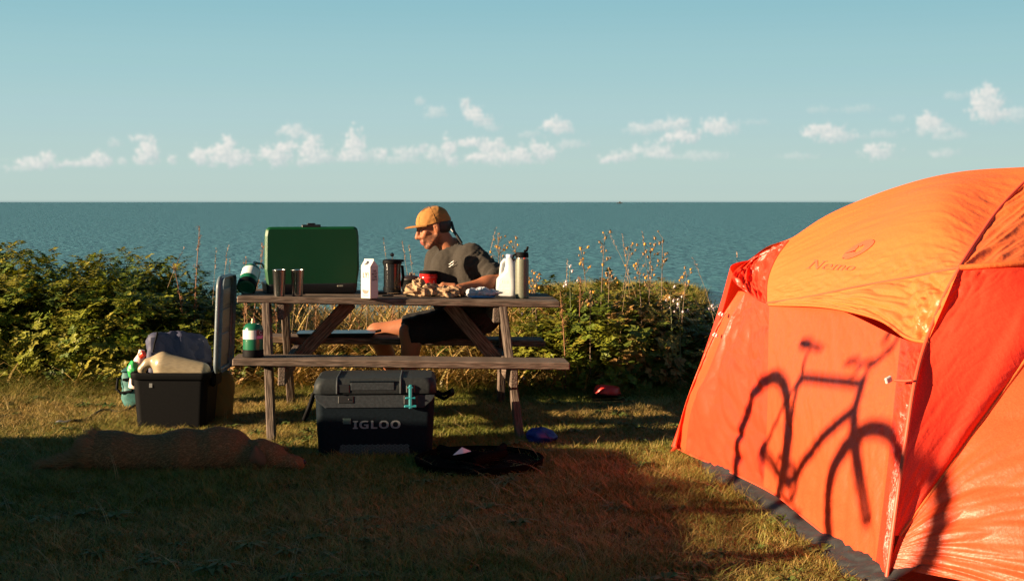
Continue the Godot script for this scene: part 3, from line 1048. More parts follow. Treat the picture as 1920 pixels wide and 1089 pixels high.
	b2o.transform = turned(Vector3(-0.015, 0.062, 0.01), Vector3(0, 0, 34))
	var wrap := thing("bread_wrapper", "torn kraft paper wrapper with ragged edge around the bread", "paper", on_table(834, 556), -0.1)
	var b3 := crumple(Vector3(0.18, 0.050, 0.09), 53, 0.026, 22.0, 2.4, 30)
	b3.facet()
	part("wrapper", b3, kraft, wrap).position.y = 0.028
	var tip2 := crumple(Vector3(0.05, 0.02, 0.05), 54, 0.01, 30.0, 2.0, 14)
	part("torn_flap", tip2, kraft, wrap).transform = turned(Vector3(0.03, 0.012, 0.05), Vector3(20, 0, -20))
	var loaf := thing("bread_loaf", "dark crusted end of a brown bread loaf in its wrapper", "bread", on_table(861, 556), 0.2)
	var crust := tri_tex(mat(lin(0.17, 0.065, 0.026), 0.75), M.mottle_tex, Vector3(14, 14, 14))
	var b4 := crumple(Vector3(0.085, 0.068, 0.10), 55, 0.008, 30.0, 2.2, 22, false)
	part("crust", b4, crust, loaf).position.y = 0.034
	var film := mat(lin(0.42, 0.43, 0.46), 0.28)
	film.backlight_enabled = true
	film.backlight = Color(0.6, 0.6, 0.62)
	var pz := thing("plastic_bag", "clear white plastic bag sagging flat beside the bread loaf", "bag", on_table(902, 558), 0.05)
	var b5 := crumple(Vector3(0.21, 0.060, 0.15), 56, 0.022, 16.0, 1.6, 36)
	for k in b5.v.size():
		var q := b5.v[k]
		b5.v[k] = Vector3(q.x + 0.02, q.y * (1.15 - (q.x + 0.115) * 3.6), q.z)
	b5.facet()
	part("film", b5, film, pz).position.y = 0.030
	var bl := crumple(Vector3(0.17, 0.014, 0.10), 57, 0.006, 20.0, 2.0, 18)
	part("blue_print", bl, mat(lin(0.05, 0.20, 0.42), 0.4), pz).position = Vector3(0.005, 0.008, 0.03)
	var pk := thing("snack_packet", "crimson foil packet held down by the man's forearm", "packet", on_table(851, 549) + Vector3(0, 0.0, 0.0), 0.1)
	var b6 := crumple(Vector3(0.16, 0.036, 0.06), 58, 0.010, 22.0, 2.2, 22)
	part("foil", b6, mat(lin(0.42, 0.012, 0.035), 0.25), pk).position.y = 0.02
	var b7 := crumple(Vector3(0.035, 0.02, 0.03), 59, 0.006, 30.0, 2.2, 12)
	part("clip", b7, M.black_plastic, pk).position = Vector3(0.018, 0.042, 0.01)
	# water jug with its handle
	var milk := mat(lin(0.42, 0.43, 0.44), 0.32)
	milk.backlight_enabled = true
	milk.backlight = Color(0.62, 0.63, 0.64)
	var jg := thing("water_jug", "translucent white gallon water jug with moulded handle on the table", "jug", on_table(955, 555.5) + Vector3(0, 0, -0.06), deg_to_rad(-24.0))
	var jm := loft([[0.0, 0.118, 0.118, 0.03], [0.006, 0.138, 0.138, 0.03], [0.05, 0.142, 0.142, 0.03], [0.105, 0.138, 0.136, 0.035], [0.125, 0.122, 0.132, 0.04, 0.006, 0], [0.15, 0.090, 0.122, 0.04, 0.018, 0], [0.185, 0.074, 0.104, 0.036, 0.018, 0], [0.215, 0.062, 0.078, 0.03, 0.010, 0], [0.232, 0.046, 0.05, 0.023, 0.004, 0], [0.240, 0.038, 0.038, 0.019]], 6)
	part("bottle", jm, milk, jg)
	var jh := mb()
	jh.tube([Vector3(-0.005, 0.220, 0.0), Vector3(-0.030, 0.218, 0.0), Vector3(-0.046, 0.200, 0.0), Vector3(-0.053, 0.165, 0.0), Vector3(-0.056, 0.125, 0.0), Vector3(-0.052, 0.095, 0)], [0.013, 0.014, 0.0135, 0.013, 0.0135, 0.016], 12)
	part("handle", jh, milk, jg)
	var jc := mb()
	jc.lathe([Vector2(0.0, 0.237), Vector2(0.021, 0.237), Vector2(0.021, 0.252), Vector2(0.019, 0.255), Vector2(0, 0.255)], 24)
	part("cap", jc, mat(lin(0.62, 0.64, 0.74), 0.35), jg)
	var jr := mb()
	jr.lathe([Vector2(0.0, 0.2345), Vector2(0.0215, 0.2345), Vector2(0.0215, 0.2385), Vector2(0, 0.2385)], 24)
	part("cap_ring", jr, mat(lin(0.12, 0.22, 0.55), 0.35), jg)
	var jp := mb()
	for row in 4:
		for k in 6:
			if (k * 7 + row * 3) % 5 == 0: continue
			jp.box(Vector3(0.008, [0.016, 0.005, 0.014, 0.009][row], 0.0008), xf(Vector3(-0.034 + 0.0125 * k, [0.088, 0.068, 0.048, 0.026][row], 0.0705)), 0.0)
	part("moulded_print", jp, mat(lin(0.42, 0.46, 0.44), 0.45), jg)
	# insulated bottle
	var sage := bump(tri_tex(mat(lin(0.13, 0.137, 0.094), 0.5), M.mottle_tex, Vector3(8, 8, 8)), M.fine_tex, 0.01)
	var wb := thing("insulated_bottle", "sage green insulated bottle with black loop lid beside the water jug", "bottle", on_table(979, 560) + Vector3(0, 0, -0.04))
	var wm := mb()
	wm.lathe([Vector2(0, 0), Vector2(0.037, 0), Vector2(0.040, 0.004), Vector2(0.0405, 0.01), Vector2(0.0405, 0.225), Vector2(0.039, 0.235), Vector2(0.036, 0.239), Vector2(0, 0.239)], 36)
	part("wall", wm, sage, wb)
	var wr := mb()
	wr.lathe([Vector2(0, 0.238), Vector2(0.0375, 0.238), Vector2(0.0375, 0.246), Vector2(0, 0.246)], 36)
	part("steel_ring", wr, M.steel, wb)
	var wl := mb()
	wl.lathe([Vector2(0, 0.2455), Vector2(0.0385, 0.2455), Vector2(0.0395, 0.25), Vector2(0.0385, 0.272), Vector2(0.035, 0.277), Vector2(0, 0.277)], 36)
	wl.box(Vector3(0.016, 0.014, 0.03), turned(Vector3(0.018, 0.284, 0), Vector3(0, 0, 30)), 0.003)
	wl.tube([Vector3(0.024, 0.282, 0), Vector3(0.032, 0.300, 0.0), Vector3(0.034, 0.312, 0.0)], [0.008, 0.0075, 0.007], 8)
	var wlo := part("lid", wl, M.black_plastic, wb)
	var ws := mb()
	ws.tube([Vector3(-0.036, 0.266, 0.012), Vector3(-0.052, 0.258, 0.014), Vector3(-0.058, 0.240, 0.014), Vector3(-0.050, 0.226, 0.014), Vector3(-0.042, 0.240, 0.014)], [0.006, 0.007, 0.007, 0.006, 0.005], 8)
	part("strap", ws, M.black_plastic, wlo)
	# tray on the far bench
	var tr := thing("griddle_tray", "flat black griddle tray lying on the bench behind the table", "tray", at_table(-0.40, -0.62, SEAT_Y), TABLE_TURN)
	var trm := loft([[0.0, 0.46, 0.20, 0.02], [0.004, 0.48, 0.22, 0.02], [0.024, 0.50, 0.235, 0.025], [0.028, 0.508, 0.243, 0.025]], 4)
	part("pan", trm, mat(lin(0.012, 0.016, 0.016), 0.3), tr)
	for s in [-1, 1]:
		var th := mb()
		th.tube([Vector3(s * 0.25, 0.026, -0.05), Vector3(s * 0.285, 0.034, -0.05), Vector3(s * 0.285, 0.034, 0.05), Vector3(s * 0.25, 0.026, 0.05)], 0.005, 6)
		part("handle", th, M.black_plastic, tr)
# ---------------------------------------------------------------- things on the lawn
func make_camp_things() -> void:
	# open black storage tote
	var tp := on_lawn(318, 808) + Vector3(0, 0, -0.16)
	var tote := thing("storage_tote", "open black plastic storage tote packed with food on the lawn", "storage tote", tp, -0.03)
	var outer := loft([[0.0, 0.385, 0.27, 0.035], [0.006, 0.40, 0.285, 0.04], [0.25, 0.435, 0.32, 0.045], [0.30, 0.443, 0.328, 0.045]], 5, true, false)
	part("wall", outer, M.black_plastic, tote)
	var inner := loft([[0.03, 0.385, 0.27, 0.035], [0.335, 0.435, 0.32, 0.04]], 5, false, false, true)
	part("inner_wall", inner, M.black_plastic, tote)
	var rim := loft([[0.298, 0.446, 0.331, 0.045], [0.30, 0.468, 0.352, 0.05], [0.332, 0.474, 0.358, 0.05], [0.338, 0.466, 0.350, 0.05], [0.338, 0.436, 0.321, 0.04]], 5, false, false)
	part("rim", rim, M.black_plastic, tote)
	for s in [-1, 1]:
		var hd := mb()
		hd.box(Vector3(0.035, 0.085, 0.16), xf(Vector3(s * 0.235, 0.290, 0)), 0.012)
		part("handle", hd, M.black_plastic, tote)
	var stk := mb()
	stk.box(Vector3(0.018, 0.024, 0.001), turned(Vector3(-0.108, 0.265, 0.1635), Vector3(-4.3, 0, 0)), 0.0)
	part("sticker", stk, mat(lin(0.12, 0.12, 0.12), 0.6), tote)
	# what is in it
	var amber := mat(lin(0.34, 0.27, 0.17), 0.38)
	amber.backlight_enabled = true
	amber.backlight = Color(0.45, 0.38, 0.28)
	tri_tex(amber, M.mottle_tex, Vector3(2, 16, 16))
	var d := tp.z * -1.0 - 0.07
	var jug := thing("oil_jug", "beige plastic oil jug lying on its side in the black tote", "jug", at(322, 700, d))
	var limbs := []
	var q := func(px: float, py: float, dz := 0.0) -> Vector3: return at(px, py, d + dz) - at(322, 700, d)
	for dz in [-0.03, 0.03]:
		limbs.append([q.call(306, 682, dz), q.call(378, 694, dz), 0.062, 0.045])
		limbs.append([q.call(306, 700, dz), q.call(376, 704, dz), 0.055, 0.05])
	limbs.append([q.call(304, 668), q.call(276, 680), 0.022, 0.020])
	limbs.append([q.call(276, 680), q.call(265, 692), 0.020, 0.017])
	limbs.append([q.call(265, 692), q.call(266, 712), 0.017, 0.016])
	limbs.append([q.call(266, 712), q.call(300, 716), 0.016, 0.02])
	var jb := body(limbs, 0.007, 90.0)
	part("bottle", jb, amber, jug)
	var milk := thing("milk_bottle", "pale bottle neck with bright red cap poking from the tote", "bottle", at(262, 690, d + 0.10))
	var mlm := mb()
	mlm.lathe([Vector2(0.0, -0.12), Vector2(0.04, -0.12), Vector2(0.04, 0.03), Vector2(0.033, 0.055), Vector2(0.019, 0.082), Vector2(0.017, 0.11), Vector2(0, 0.11)], 24, xf(Vector3(-0.01, 0, 0.0), along(Vector3(0.18, 1, 0.0))))
	part("bottle_neck", mlm, mat(lin(0.62, 0.45, 0.38), 0.5), milk)
	var mc := mb()
	mc.lathe([Vector2(0.0, 0.0), Vector2(0.018, 0.0), Vector2(0.019, 0.002), Vector2(0.019, 0.032), Vector2(0.017, 0.034), Vector2(0, 0.034)], 20, xf(at(262, 668, d + 0.03) - at(262, 690, d + 0.10), along(Vector3(0.75, 0.6, 0.25))))
	part("cap", mc, mat(lin(0.70, 0.045, 0.02), 0.4), milk)
	var gsack := thing("produce_bag", "bright green crumpled produce bag at the corner of tote", "bag", at(250, 690, d + 0.08))
	var gb := crumple(Vector3(0.055, 0.10, 0.08), 61, 0.014, 16.0, 2.2, 24)
	part("bag_body", gb, mat(lin(0.03, 0.30, 0.075), 0.4), gsack).position.y = -0.01
	var navy := tri_tex(mat(lin(0.040, 0.042, 0.085), 0.7), M.mottle_tex, Vector3(6, 6, 6))
	var lunch := thing("lunch_bag", "navy blue fabric lunch bag slumped in the black tote", "bag", at(334, 668, d + 0.19), 0.35)
	var lb := crumple(Vector3(0.35, 0.29, 0.16), 62, 0.035, 5.0, 5.0, 40)
	for k in lb.v.size():
		var v := lb.v[k]
		lb.v[k] = Vector3(v.x, v.y - 0.10 * v.x * (1.0 if v.y > 0 else 0.0), v.z * (1.0 - 0.9 * maxf(v.y, 0.0)))
	lb.smooth_normals()
	part("fabric", lb, navy, lunch).position.y = -0.02
	var fl := mb()
	var fp := PackedVector3Array()
	for j in 6:
		for i in 12:
			fp.append(Vector3(-0.17 + 0.31 * i / 11.0, 0.125 - 0.034 * i / 11.0 - 0.020 * j + 0.006 * sin(i * 1.9 + j), 0.065 + 0.006 * j + 0.010 * sin(i * 1.3)))
	fl.grid(fp, 12, 6, true)
	part("flap", fl, navy, lunch)
	var bh := mb()
	bh.tube([Vector3(-0.16, 0.04, 0.10), Vector3(-0.15, 0.09, 0.09), Vector3(-0.135, 0.135, 0.07), Vector3(-0.13, 0.155, 0.06)], 0.006, 6)
	part("strap", bh, M.black_plastic, lunch)
	# the tote's lid, stood on its rim and leaning on the table end
	var lid_m := mat(lin(0.13, 0.165, 0.19), 0.42)
	lid_m.backlight_enabled = true
	lid_m.backlight = Color(0.30, 0.36, 0.40)
	tri_tex(lid_m, M.mottle_tex, Vector3(5, 5, 5))
	var lp := Vector3(-1.735, 0.342, -8.36)
	var lid := thing("tote_lid", "grey blue plastic tote lid standing on edge against the table end", "lid", lp, 0.02)
	lid.rotation.z = -0.035
	var ol := []
	for q4 in 4:
		for k in 6:
			var a := PI / 2 * (q4 + k / 5.0)
			ol.append(Vector2([1, -1, -1, 1][q4] * 0.155 + cos(a) * 0.06, 0.272 + [1, 1, -1, -1][q4] * 0.213 + sin(a) * 0.06))
	var pan := mb()
	pan.prism(ol, 0.012, Transform3D(Basis(Vector3.FORWARD, Vector3.UP, Vector3.RIGHT), Vector3.ZERO), 0.003)
	part("panel", pan, lid_m, lid)
	var fl2 := mb()
	var fpath := []
	for k in 25:
		var e: Vector2 = ol[k % 24]
		fpath.append(Vector3(0.008, e.y, -e.x))
	fl2.tube(fpath, 0.014, 8, false)
	part("rolled_rim", fl2, lid_m, lid)
	var fl3 := mb()
	for k in 24:
		var e0: Vector2 = ol[k]
		var e1: Vector2 = ol[(k + 1) % 24]
		fl3.quad(Vector3(0.0, e0.y, -e0.x), Vector3(0.0, e1.y, -e1.x), Vector3(0.038, e1.y * 1.0 + (0.272 - e1.y) * -0.02, -e1.x * 1.02), Vector3(0.038, e0.y + (0.272 - e0.y) * -0.02, -e0.x * 1.02))
	part("skirt", fl3, lid_m, lid)
	for k in 3:
		var r := mb()
		r.box(Vector3(0.010, [0.10, 0.12, 0.13][k], 0.28), xf(Vector3(0.009, [0.43, 0.295, 0.145][k], -0.01)), 0.004)
		part("raised_field", r, lid_m, lid)
	# yellow-olive sack behind the tote
	var ys := thing("feed_sack", "dull olive yellow paper sack standing behind the black tote", "sack", Vector3(-1.80, 0, -8.62), 0.3)
	var ysm := crumple(Vector3(0.17, 0.30, 0.15), 64, 0.015, 9.0, 4.0, 26)
	part("paper", ysm, mat(lin(0.14, 0.105, 0.022), 0.8), ys).position.y = 0.15
	# teal cool bag behind
	var teal := tri_tex(mat(lin(0.03, 0.14, 0.13), 0.62), M.mottle_tex, Vector3(5, 5, 5))
	var tbp := on_lawn(268, 766)
	var tb := thing("cooler_bag", "teal soft cooler bag with black carry strap behind the tote", "bag", tbp + Vector3(0.02, 0, -0.08), 0.12)
	var tbm := crumple(Vector3(0.33, 0.25, 0.20), 65, 0.016, 6.0, 7.0, 40)
	part("fabric", tbm, teal, tb).position.y = 0.125
	var tl := mb()
	tl.box(Vector3(0.335, 0.018, 0.205), xf(Vector3(0, 0.245, 0)), 0.008)
	part("zip_lid", tl, tri_tex(mat(lin(0.045, 0.17, 0.16), 0.6), M.mottle_tex, Vector3(5, 5, 5)), tb)
	var ts := mb()
	ts.tube([Vector3(-0.165, 0.20, 0.06), Vector3(-0.19, 0.195, 0.08), Vector3(-0.195, 0.13, 0.09), Vector3(-0.17, 0.105, 0.10), Vector3(-0.10, 0.118, 0.107), Vector3(-0.085, 0.17, 0.106), Vector3(-0.12, 0.195, 0.105), Vector3(-0.155, 0.19, 0.10)], 0.009, 6)
	part("strap", ts, M.black_plastic, tb)
	# dark lead lying in the grass
	var ld := thing("dog_lead", "dark dog lead lying slack in the sunlit grass", "lead", Vector3.ZERO)
	var pth := []
	for k in 15:
		var f := k / 14.0
		pth.append(on_lawn(lerpf(120, 252, f), lerpf(800, 769, f) + 4.0 * sin(f * 9.0)) + Vector3(0, 0.028 + 0.008 * sin(f * 14.0), 0))
	var ldm := mb()
	ldm.tube(pth, 0.0085, 7)
	part("webbing", ldm, M.rope, ld)
	var clp := mb()
	clp.tube([pth[0], pth[0] + Vector3(-0.03, 0.005, 0.005), pth[0] + Vector3(-0.05, 0.0, 0.0)], [0.006, 0.009, 0.004], 8)
	part("clip", clp, M.bolt, ld)

	make_cooler()
	# low steel fire ring
	var fc := Vector3(-0.165, 0, -7.06)
	var fr := thing("fire_ring", "low blackened steel fire ring full of ash on the lawn", "fire ring", fc)
	var char_m := tri_tex(mat(lin(0.006, 0.005, 0.0045), 0.95, 0.0, 0.1), M.mottle_tex, Vector3(7, 7, 7))
	var frm := mb()
	frm.lathe([Vector2(0.318, 0.0), Vector2(0.322, 0.045), Vector2(0.326, 0.048), Vector2(0.322, 0.052), Vector2(0.312, 0.052), Vector2(0.308, 0.0)], 48)
	part("ring", frm, char_m, fr)
	var ash := mb()
	var ap := PackedVector3Array()
	var an := noise(66, 4.0, 3)
	for j in 12:
		for i in 33:
			var rr := 0.31 * j / 11.0
			var a := TAU * i / 32.0
			ap.append(Vector3(cos(a) * rr, 0.028 + 0.02 * an.get_noise_2d(cos(a) * rr * 3.0, sin(a) * rr * 3.0), sin(a) * rr))
	ash.grid(ap, 33, 12, true)
	part("ash", ash, tri_tex(mat(lin(0.012, 0.011, 0.010), 0.95, 0.0, 0.1), M.fine_tex, Vector3(6, 6, 6)), fr)
	for k in 5:
		var lg := thing("charred_log", "short charred log lying in the fire ring's ash", "log", fc + Vector3([0.0, 0.10, -0.12, 0.05, -0.06][k], 0.05 + 0.004 * k, [0.05, -0.08, -0.04, 0.12, 0.10][k]), [0.3, 1.4, 2.3, 0.9, 2.9][k], "charred logs in the fire ring")
		var lm := mb()
		lm.tube([Vector3(-0.12, 0, 0), Vector3(-0.04, 0.008, 0.008), Vector3(0.05, 0.004, -0.006), Vector3(0.13, 0.012, 0)], [0.022, 0.027, 0.025, 0.020], 9)
		part("log", lm, char_m, lg)
	var pap := thing("paper_scrap", "white scrap of paper dropped by the fire ring", "paper", on_lawn(866, 888) + Vector3(0, 0.11, 0.0), 0.3)
	var pm := mb()
	var pv := [Vector3(-0.05, -0.012, 0.02), Vector3(0.0, 0.02, 0.0), Vector3(0.045, 0.0, 0.01), Vector3(0.0, -0.004, 0.03)]
	pm.tri(pv[0], pv[3], pv[1])
	pm.tri(pv[3], pv[2], pv[1])
	pm.tri(pv[0] + Vector3(0, -0.0015, -0.001), pv[1] + Vector3(0, -0.0015, -0.001), pv[3] + Vector3(0, -0.0015, -0.001))
	pm.tri(pv[3] + Vector3(0, -0.0015, -0.001), pv[1] + Vector3(0, -0.0015, -0.001), pv[2] + Vector3(0, -0.0015, -0.001))
	part("sheet", pm, mat(lin(0.7, 0.72, 0.74), 0.6), pap)
	# blue sack by the table leg
	var bs := thing("blue_sack", "small royal blue nylon sack dropped beside a table leg", "sack", on_lawn(1010, 835) + Vector3(0.02, 0, -0.05), 0.3)
	var bsm := crumple(Vector3(0.17, 0.085, 0.13), 68, 0.02, 10.0, 1.7, 28)
	for k in bsm.v.size():
		var v := bsm.v[k]
		bsm.v[k] = Vector3(v.x - 0.5 * maxf(v.y, 0.0), v.y, v.z)
	bsm.smooth_normals()
	part("nylon", bsm, mat(lin(0.005, 0.022, 0.19), 0.5), bs).position.y = 0.042
	var cord := mb()
	cord.tube([Vector3(-0.05, 0.08, 0.01), Vector3(-0.02, 0.09, 0.03), Vector3(0.01, 0.06, 0.06), Vector3(0.03, 0.02, 0.07)], 0.0025, 5)
	part("drawstring", cord, mat(lin(0.02, 0.03, 0.10), 0.6), bs)
	# dog bowl
	var db := thing("dog_bowl", "shallow red dog bowl lying in the sunlit grass", "bowl", on_lawn(1140, 750) + Vector3(0, 0.034, -0.08), 0.0)
	db.rotation.z = -0.06
	var dbm := mb()
	dbm.lathe([Vector2(0, 0.004), Vector2(0.088, 0.004), Vector2(0.092, 0.0), Vector2(0.094, 0.004), Vector2(0.082, 0.044), Vector2(0.078, 0.047), Vector2(0.072, 0.044), Vector2(0.060, 0.014), Vector2(0, 0.012)], 40)
	part("wall", dbm, mat(lin(0.62, 0.022, 0.014), 0.4), db)
	var dbr := mb()
	dbr.lathe([Vector2(0.093, 0.0), Vector2(0.0965, 0.002), Vector2(0.0965, 0.007), Vector2(0.093, 0.009)], 40)
	part("rubber_foot", dbr, mat(lin(0.2, 0.01, 0.008), 0.8), db)

func make_cooler() -> void:
	var cp := on_lawn(699, 858)
	var t := thing("cooler_box", "dark grey hard cooler with turquoise latch under the picnic bench", "cooler", cp + Vector3(0, 0, -0.19), 0.05)
	var slate := bump(tri_tex(mat(lin(0.006, 0.011, 0.016), 0.65, 0.0, 0.18), M.mottle_tex, Vector3(5, 5, 5)), M.fine_tex, 0.03)
	var pale := bump(tri_tex(mat(lin(0.034, 0.040, 0.046), 0.55, 0.0, 0.25), M.mottle_tex, Vector3(5, 5, 5)), M.fine_tex, 0.03)
	var lidm := bump(tri_tex(mat(lin(0.024, 0.028, 0.030), 0.55, 0.0, 0.25), M.mottle_tex, Vector3(5, 5, 5)), M.fine_tex, 0.03)
	var bodym := loft([[0.0, 0.575, 0.335, 0.035], [0.008, 0.592, 0.35, 0.04], [0.16, 0.61, 0.366, 0.04], [0.328, 0.624, 0.38, 0.04]], 6)
	part("body", bodym, slate, t)
	# pale band with slanting ends below the lid
	var band := mb()
	band.prism([Vector2(-0.312, 0.317), Vector2(-0.302, 0.296), Vector2(-0.255, 0.258), Vector2(0.255, 0.258), Vector2(0.30, 0.296), Vector2(0.312, 0.317), Vector2(0.312, 0.327), Vector2(-0.312, 0.327)], 0.026, turned(Vector3(0, 0.0, 0.180), Vector3(0.0, 0, 0)), 0.004)
	part("trim_band", band, pale, t)
	var lid := loft([[0.330, 0.610, 0.372, 0.04], [0.334, 0.640, 0.402, 0.045], [0.375, 0.636, 0.398, 0.045], [0.402, 0.618, 0.380, 0.05], [0.412, 0.590, 0.350, 0.05]], 6)
	var lo := part("lid", lid, lidm, t)
	for s in [-0.195, 0.135]:
		var rib := mb()
		rib.tube([Vector3(s, 0.336, 0.203), Vector3(s, 0.376, 0.203), Vector3(s, 0.402, 0.192), Vector3(s, 0.414, 0.165), Vector3(s, 0.415, -0.12)], 0.006, 8)
		part("lid_rib", rib, pale, lo)
	var rec := mb()
	rec.box(Vector3(0.225, 0.040, 0.006), xf(Vector3(-0.012, 0.372, 0.2)), 0.002)
	part("lid_panel", rec, pale, lo)
	var lip := mb()
	lip.box(Vector3(0.24, 0.008, 0.012), xf(Vector3(-0.012, 0.397, 0.1975)), 0.003)
	part("lid_lip", lip, slate, lo)
	var pocket := mb()
	pocket.box(Vector3(0.082, 0.042, 0.012), xf(Vector3(-0.150, 0.303, 0.190)), 0.004)
	pocket.box(Vector3(0.060, 0.045, 0.012), xf(Vector3(-0.160, 0.36, 0.199)), 0.004)
	part("latch_recess", pocket, mat(lin(0.006, 0.006, 0.007), 0.5), t)
	var bolt := mb()
	bolt.ball(Vector3(-0.135, 0.305, 0.198), Vector3(0.003, 0.003, 0.003))
	part("screw", bolt, M.steel, t)
	var pocket2 := mb()
	pocket2.box(Vector3(0.072, 0.05, 0.012), xf(Vector3(0.186, 0.30, 0.190)), 0.004)
	pocket2.box(Vector3(0.046, 0.042, 0.012), xf(Vector3(0.186, 0.358, 0.199)), 0.004)
	part("latch_recess", pocket2, mat(lin(0.006, 0.006, 0.007), 0.5), t)
	var latch := mb()
	for q in [[0.0, 0.318, 0.018, 0.125], [0.0, 0.311, 0.055, 0.011], [0.0, 0.268, 0.066, 0.014], [0.0, 0.366, 0.030, 0.012]]:
		latch.box(Vector3(q[2], q[3], 0.014), xf(Vector3(0.186 + q[0], q[1], 0.205 + 0.002 * q[2])), 0.004)
	part("latch", latch, mat(lin(0.015, 0.19, 0.22), 0.4), t)
	var txm := mat(lin(0.16, 0.17, 0.175), 0.4)
	var tx := part("lettering", letters("IGLOO", 0.066, 0.003), txm, t)
	tx.transform = Transform3D(Basis(Vector3.RIGHT, deg_to_rad(-2.4)), Vector3(0.010, 0.170, 0.1845))
	tx.scale = Vector3(1.22, 0.86, 1)
	var em := mb()
	em.box(Vector3(0.042, 0.030, 0.002), xf(Vector3(-0.145, 0.190, 0.1855)), 0.001)
	part("emblem", em, mat(lin(0.03, 0.055, 0.05), 0.5), t)
	# ribbed foot panel
	var plate := mb()
	for j in 6:
		for i in 24:
			var s := 1.0 if (i + j) % 2 else -1.0
			plate.box(Vector3(0.016, 0.0035, 0.003), turned(Vector3(-0.172 + 0.0150 * i, 0.020 + 0.0085 * j, 0.1785), Vector3(0, 0, 38 * s)), 0.0)
	part("tread_pattern", plate, mat(lin(0.05, 0.058, 0.06), 0.5), t)
	var pbase := mb()
	pbase.prism([Vector2(-0.19, 0.010), Vector2(0.19, 0.010), Vector2(0.176, 0.072), Vector2(-0.176, 0.072)], 0.02, xf(Vector3(-0.003, 0, 0.168)), 0.003)
	part("foot_panel", pbase, mat(lin(0.025, 0.029, 0.031), 0.5), t)
	for s in [-1, 1]:
		var h := mb()
		h.tube([Vector3(s * 0.305, 0.318, 0.06), Vector3(s * 0.332, 0.316, 0.06), Vector3(s * 0.352, 0.25, 0.065), Vector3(s * 0.378, 0.185, 0.07), Vector3(s * 0.380, 0.178, -0.07), Vector3(s * 0.352, 0.25, -0.065), Vector3(s * 0.332, 0.316, -0.06), Vector3(s * 0.305, 0.318, -0.06)] if s < 0 else [Vector3(0.305, 0.315, 0.06), Vector3(0.335, 0.30, 0.06), Vector3(0.36, 0.292, 0.10), Vector3(0.405, 0.318, 0.11), Vector3(0.405, 0.318, -0.05), Vector3(0.36, 0.292, -0.06), Vector3(0.335, 0.30, -0.06), Vector3(0.305, 0.315, -0.06)], 0.0105, 8)
		part("handle", h, M.black_plastic, t)
# ---------------------------------------------------------------- tent
func tp(q: Variant) -> Vector3:
	return q if q is Vector3 else at(q[0], q[1], q[2])

func spline(a: Vector3, b: Vector3, c: Vector3, d: Vector3, t: float) -> Vector3:
	return 0.5 * (2.0 * b + (c - a) * t + (2.0 * a - 5.0 * b + 4.0 * c - d) * t * t + (3.0 * b - a - 3.0 * c + d) * t * t * t)

func along_row(r: Array, u: float) -> Vector3:
	var m := r.size() - 1
	var f := clampf(u * m, 0.0, m - 0.00001)
	var i := int(f)
	var p0: Vector3 = r[i - 1] if i > 0 else r[0] * 2.0 - r[1]
	var p3: Vector3 = r[i + 2] if i + 2 <= m else r[m] * 2.0 - r[m - 1]
	return spline(p0, r[i], r[i + 1], p3, f - i)

# cloth between rows of points; u0..u1 is the share of its width that is used
func cloth(rows: Array, w: int, h: int, u0 := 0.0, u1 := 1.0, fold: Variant = null, edge := 0.06) -> PackedVector3Array:
	var pts := []
	for r in rows:
		var rr := []
		for q in r: rr.append(tp(q))
		pts.append(rr)
	var p := PackedVector3Array()
	p.resize(w * h)
	for i in w:
		var u := lerpf(u0, u1, float(i) / (w - 1))
		var col := []
		for r in pts: col.append(along_row(r, u))
		for j in h: p[j * w + i] = along_row(col, float(j) / (h - 1))
	if fold != null:
		var o := p.duplicate()
		for j in h:
			for i in w:
				var du := p[j * w + mini(i + 1, w - 1)] - p[j * w + maxi(i - 1, 0)]
				var dv := p[mini(j + 1, h - 1) * w + i] - p[maxi(j - 1, 0) * w + i]
				var nn := du.cross(dv)
				if nn.length_squared() < 1e-14: continue
				var uu := float(i) / (w - 1)
				var vv := float(j) / (h - 1)
				var e := minf(1.0, minf(minf(uu, 1.0 - uu), minf(vv, 1.0 - vv)) / edge)
				o[j * w + i] += nn.normalized() * fold.call(uu, vv) * e
		p = o
	return p

func panel(called: String, p: PackedVector3Array, w: int, h: int, mt: Material, parent: Node, flip := false) -> MeshInstance3D:
	var m := mb()
	m.grid(p, w, h, flip)
	return part(called, m, mt, parent)

func seam(called: String, pts: Array, r: float, mt: Material, parent: Node) -> MeshInstance3D:
	var row := []
	for q in pts: row.append(tp(q))
	var path := []
	for k in 41: path.append(along_row(row, k / 40.0))
	var m := mb()
	m.tube(path, r, 7)
	return part(called, m, mt, parent)

# where a line of sight meets a cloth grid
func on_cloth(p: PackedVector3Array, w: int, h: int, px: float, py: float) -> Array:
	var o := Vector3(0, EYE, 0)
	var dir := at(px, py, 1.0) - o
	var best := []
	for j in h - 1:
		for i in w - 1:
			var a := p[j * w + i]
			var b := p[j * w + i + 1]
			var c := p[(j + 1) * w + i + 1]
			var d := p[(j + 1) * w + i]
			var s := 960.0 + a.x / -a.z * FPX
			if absf(s - px) > 40.0: continue
			for tr in [[a, b, c], [a, c, d]]:
				var hit: Variant = Geometry3D.ray_intersects_triangle(o, dir, tr[0], tr[1], tr[2])
				if hit != null:
					var nn: Vector3 = (tr[1] - tr[0]).cross(tr[2] - tr[0]).normalized()
					if nn.dot(dir) > 0: nn = -nn
					return [hit, nn]
	return best

